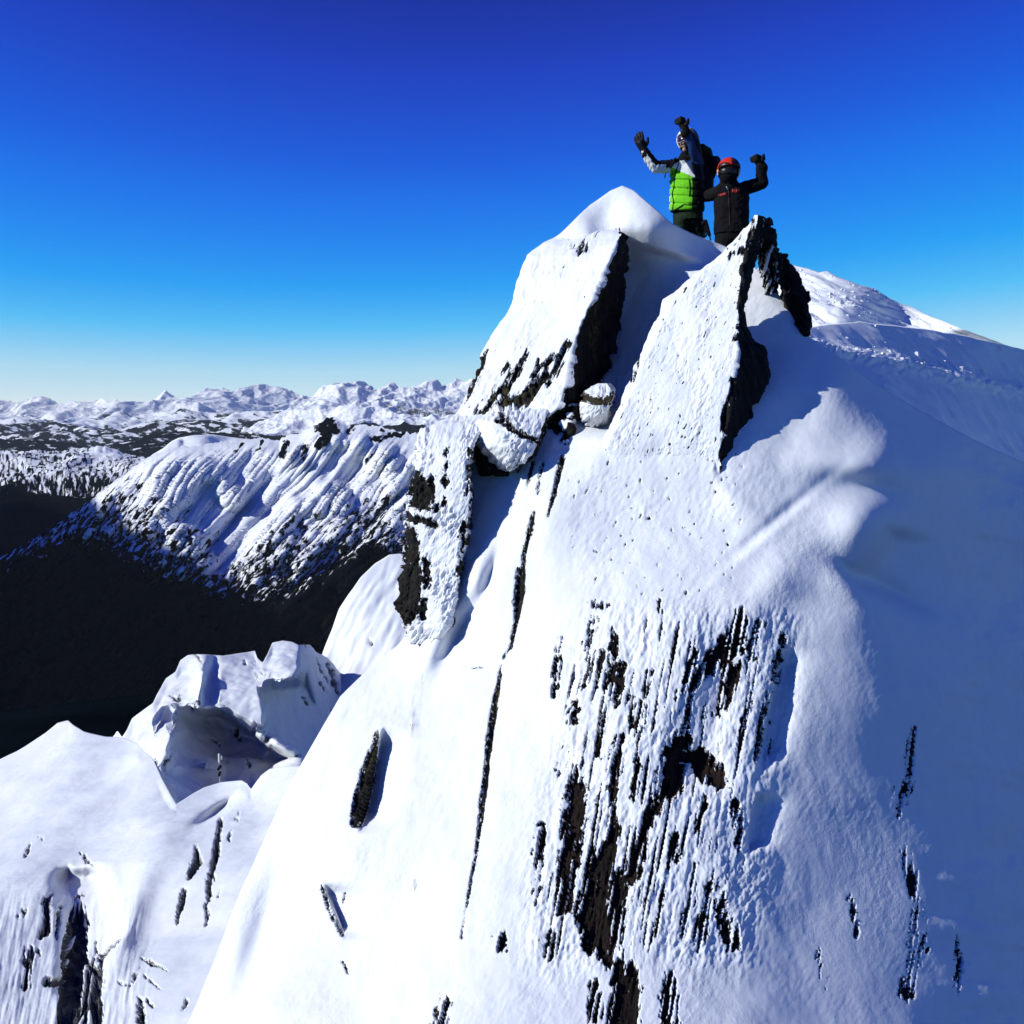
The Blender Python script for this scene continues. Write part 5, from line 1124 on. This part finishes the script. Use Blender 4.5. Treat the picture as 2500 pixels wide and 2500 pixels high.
blob("trousers", [stack([(A(1786, 548), 0.180, 0.13, yaw2), (A(1785, 590), 0.185, 0.135, yaw2)]), capsule(A(1767, 590, -0.02), kneeL, 0.100, 0.09), capsule(kneeL, footL, 0.09, 0.085), capsule(A(1805, 590, 0.0), kneeR, 0.100, 0.09), capsule(kneeR, footR, 0.09, 0.085)], 0.010, [C_['black']], sk2, 4, wrinkle(0.012, 9.0), origin=o2)
for f in (footL, footR):
    blob("boot", [capsule(f + [0, 0, -0.02], f + [0, 0, 0.12], 0.075, 0.07), capsule(f + [0, 0.02, -0.05], f + [-0.03, -0.15, -0.06], 0.06, 0.048)], 0.012, [C_['shell_black']], sk2, 2, origin=o2)
jk2 = [stack([(A(1782, 446, 0.01), 0.09, 0.085, yaw2), (A(1783, 454, 0.02), 0.165, 0.11, yaw2), (A(1785, 468, 0.02), 0.195, 0.13, yaw2), (A(1786, 500, 0.02), 0.198, 0.145, yaw2), (A(1786, 540, 0.01), 0.196, 0.145, yaw2), (A(1786, 572), 0.200, 0.15, yaw2)]),
       capsule(A(1816, 460), A(1861, 447, -0.03), 0.082, 0.068), capsule(A(1861, 447, -0.03), A(1857, 404, -0.05), 0.068, 0.053), capsule(A(1758, 470), A(1722, 479, 0.18), 0.082, 0.065), capsule(A(1722, 479, 0.18), A(1696, 474, 0.40), 0.065, 0.05), capsule(A(1779, 439, -0.01), A(1781, 456, -0.01), 0.092, 0.105)]
jo2, jb2 = blob("jacket", jk2, 0.009, [C_['black']], sk2, 3, wrinkle(0.014, 11.0), origin=o2)
ribbon("zip", trace(jb2, [(1778, 458), (1780, 500), (1782, 555)]), 0.004, simple_mat("dark_red_zip", (0.03, 0.008, 0.006), 0.5), jo2, o2)
z_, _ = hit(jb2, 1775, 457, 0.01)
if z_ is not None: ribbon("zip_pull", [z_[:], (z_ + Vector((0.012, -0.004, -0.022)))[:]], 0.009, C_['metal'], jo2, o2)
def lettering(name, txt, px, py, w, mat, parent, origin, bv, tilt=0.0, shear=0.0):
    """printed letters laid on the cloth"""
    c = bpy.data.curves.new(name, 'FONT'); c.body = txt; c.align_x = 'CENTER'; c.align_y = 'CENTER'; c.size = 0.1; c.shear = shear; c.offset = 0.002
    t = bpy.data.objects.new("tmp", c); COL.objects.link(t)
    me = bpy.data.meshes.new_from_object(t.evaluated_get(bpy.context.evaluated_depsgraph_get())); bpy.data.objects.remove(t); me.name = name
    v = np.array([q.co[:] for q in me.vertices]); v[:, :2] *= w / (v[:, 0].max() - v[:, 0].min())
    h, n = hit(bv, px, py, 0.004)
    z = n.normalized(); x = Vector((1, 0, 0)) - z * z.x; x.normalize(); y = z.cross(x)
    x, y = x * math.cos(tilt) + y * math.sin(tilt), y * math.cos(tilt) - x * math.sin(tilt)
    out = []
    for q in v:
        p = h + x * q[0] + y * q[1]; k = bv.ray_cast(p + z * 0.06, -z, 0.15)
        out.append((k[0] + z * 0.004 if k[0] is not None else p)[:])
    me.vertices.foreach_set("co", (np.array(out) - np.array(origin)).astype(np.float32).ravel()); me.materials.clear(); me.materials.append(mat); me.update()
    return link(name, me, parent)
lettering("lettering", "HH", 1795.5, 466, 0.074, C_['redprint'], jo2, o2, jb2)
lettering("lettering", "revo", 1762, 474, 0.085, C_['redprint'], jo2, o2, jb2, 0.16, 0.25)
glove("glove", A(1857, 402, -0.05), A(1849, 387, -0.06), (-1, -0.35, 0.0), (0.2, -0.9, 0.3), (0.5, -0.85, 0.1), [C_['glove']], sk2, o2, False, 1.2)
glove("glove", A(1698, 474, 0.39), A(1686, 470, 0.44), (-1, -0.2, 0.0), (0.2, -0.3, 0.9), (0.2, 0.3, 0.9), [C_['glove']], sk2, o2, True, 1.1)
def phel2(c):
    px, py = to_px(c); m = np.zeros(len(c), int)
    m[px > 1787 + (py - 400) * 0.05] = 1  # dark right side and the oval below: shade painted into the red shell
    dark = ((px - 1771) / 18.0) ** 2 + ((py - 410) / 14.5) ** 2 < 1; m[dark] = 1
    m[inside(px, py, [(1768, 418), (1776, 408), (1788, 404), (1789, 415)])] = 0  # reflection painted as a red triangle
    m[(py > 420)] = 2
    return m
h2, hb2, HR2 = helmet("helmet", hc2 + [0.005, 0.0, 0.035], (0.134, 0.148, 0.140), -0.15, 0.05, [C_['red'], C_['red_shade'], C_['shell_black']], phel2, sk2, o2, 0.22)
g2 = empty("goggles", (0, 0, 0)); g2.parent = sk2
shell_patch("lens", hc2 + [0, 0, 0.005], (0.124, 0.136, 0.125), HR2, (-0.85, 0.85), (-0.30, 0.24), 0.01, C_['shell_black'], g2, o2, shape=lambda T, E: 1 - 0.30 * np.exp(-(T / 0.16) ** 2) * (E < 0) - 0.25 * (np.abs(T) / 0.85) ** 4)
shell_patch("goggle_frame", hc2 + [0, 0, 0.005], (0.120, 0.132, 0.121), HR2, (-0.93, 0.93), (-0.38, 0.32), 0.02, C_['black'], g2, o2)
for a_ in ((0.95, 1.08), (-1.30, -1.18)): shell_patch("strap", hc2 + [0.005, 0, 0.02], (0.139, 0.153, 0.145), HR2, a_, (-0.34, 0.10), 0.008, C_['strap'], g2, o2)
shell_patch("face_mask", hc2, (0.118, 0.154, 0.146), HR2, (-1.1, 1.1), (-1.35, -0.28), 0.012, C_['black'], sk2, o2)
# ski pole standing in the snow between them
d1 = 11.6
o3 = A(1735, 640, 0.1)
pole = empty("ski_pole", o3.tolist()); tag(pole, "black ski pole grip with a wrist strap, stuck in the snow between the two people", "ski pole")
blob("grip", [capsule(A(1717, 545), A(1721, 541), 0.026, 0.024), capsule(A(1722, 541), A(1727, 556), 0.026, 0.022), capsule(A(1727, 556), A(1732, 574), 0.022, 0.020)], 0.006, [C_['black']], pole, 2, origin=o3)
ribbon("wrist_strap", [A(1719, 548), A(1722, 556), A(1723, 566), A(1718, 574), A(1723, 577), A(1727, 568), A(1726, 556)], 0.010, C_['black'], pole, o3)
ribbon("shaft", [A(1732, 572), A(1738, 600, 0.05), A(1747, 660, 0.15)], 0.009, C_['metal'], pole, o3)
# mast in the bowl of the lower ridge
dm = 64.0
om = P(536, 1912, dm)
mast = empty("mast", om.tolist()); tag(mast, "thin steel mast with instrument boxes standing in the shaded snow bowl", "mast")
def cyl(name, p, q, r, mat, parent, org): return link(name, new_mesh(name, capsule(p, q, r, r, 12)[0] - np.array(org), capsule(p, q, r, r, 12)[1], mat), parent)
cyl("pole", P(536, 1920, dm), P(535, 1843, dm), 0.045, C_['metal'], mast, om)
cyl("pole_top", P(535, 1860, dm), P(535, 1842, dm), 0.075, simple_mat("white_paint", (0.7, 0.72, 0.72), 0.5), mast, om)
for a_, b_, r_ in (((533, 1878), (538, 1871), 0.10), ((535, 1893), (537, 1886), 0.09)): cyl("instrument_box", P(*a_, dm - 0.05), P(*b_, dm - 0.05), r_, C_['black'], mast, om)
cyl("sensor", P(541, 1853, dm), P(541, 1846, dm), 0.05, simple_mat("pale_plastic", (0.6, 0.62, 0.62), 0.5), mast, om)
cyl("sensor_arm", P(535, 1852, dm), P(541, 1852, dm), 0.025, C_['metal'], mast, om)

# ------------------------------------------------------------------ thin mountain air
def haze_box():
    bm = bmesh.new(); bmesh.ops.create_cube(bm, size=1.0)
    for v in bm.verts: v.co = Vector((v.co.x * 70000, v.co.y * 70000, -120 + v.co.z * 3000))
    me = bpy.data.meshes.new("haze"); bm.to_mesh(me); bm.free()
    m = bpy.data.materials.new("mountain_air"); m.use_nodes = True; n, l = m.node_tree.nodes, m.node_tree.links; n.clear()
    out = n.new("ShaderNodeOutputMaterial"); v = n.new("ShaderNodeVolumePrincipled")
    v.inputs["Color"].default_value = (0.75, 0.87, 1.0, 1); v.inputs["Absorption Color"].default_value = (1, 1, 1, 1); v.inputs["Density"].default_value = 1.0e-5; v.inputs["Anisotropy"].default_value = 0.0
    l.new(v.outputs[0], out.inputs["Volume"]); me.materials.append(m)
    try: m.cycles.homogeneous_volume = True
    except Exception: pass
    o = link("haze", me); o['kind'] = 'stuff'; o['label'] = "thin blue mountain haze in the distance"
haze_box()
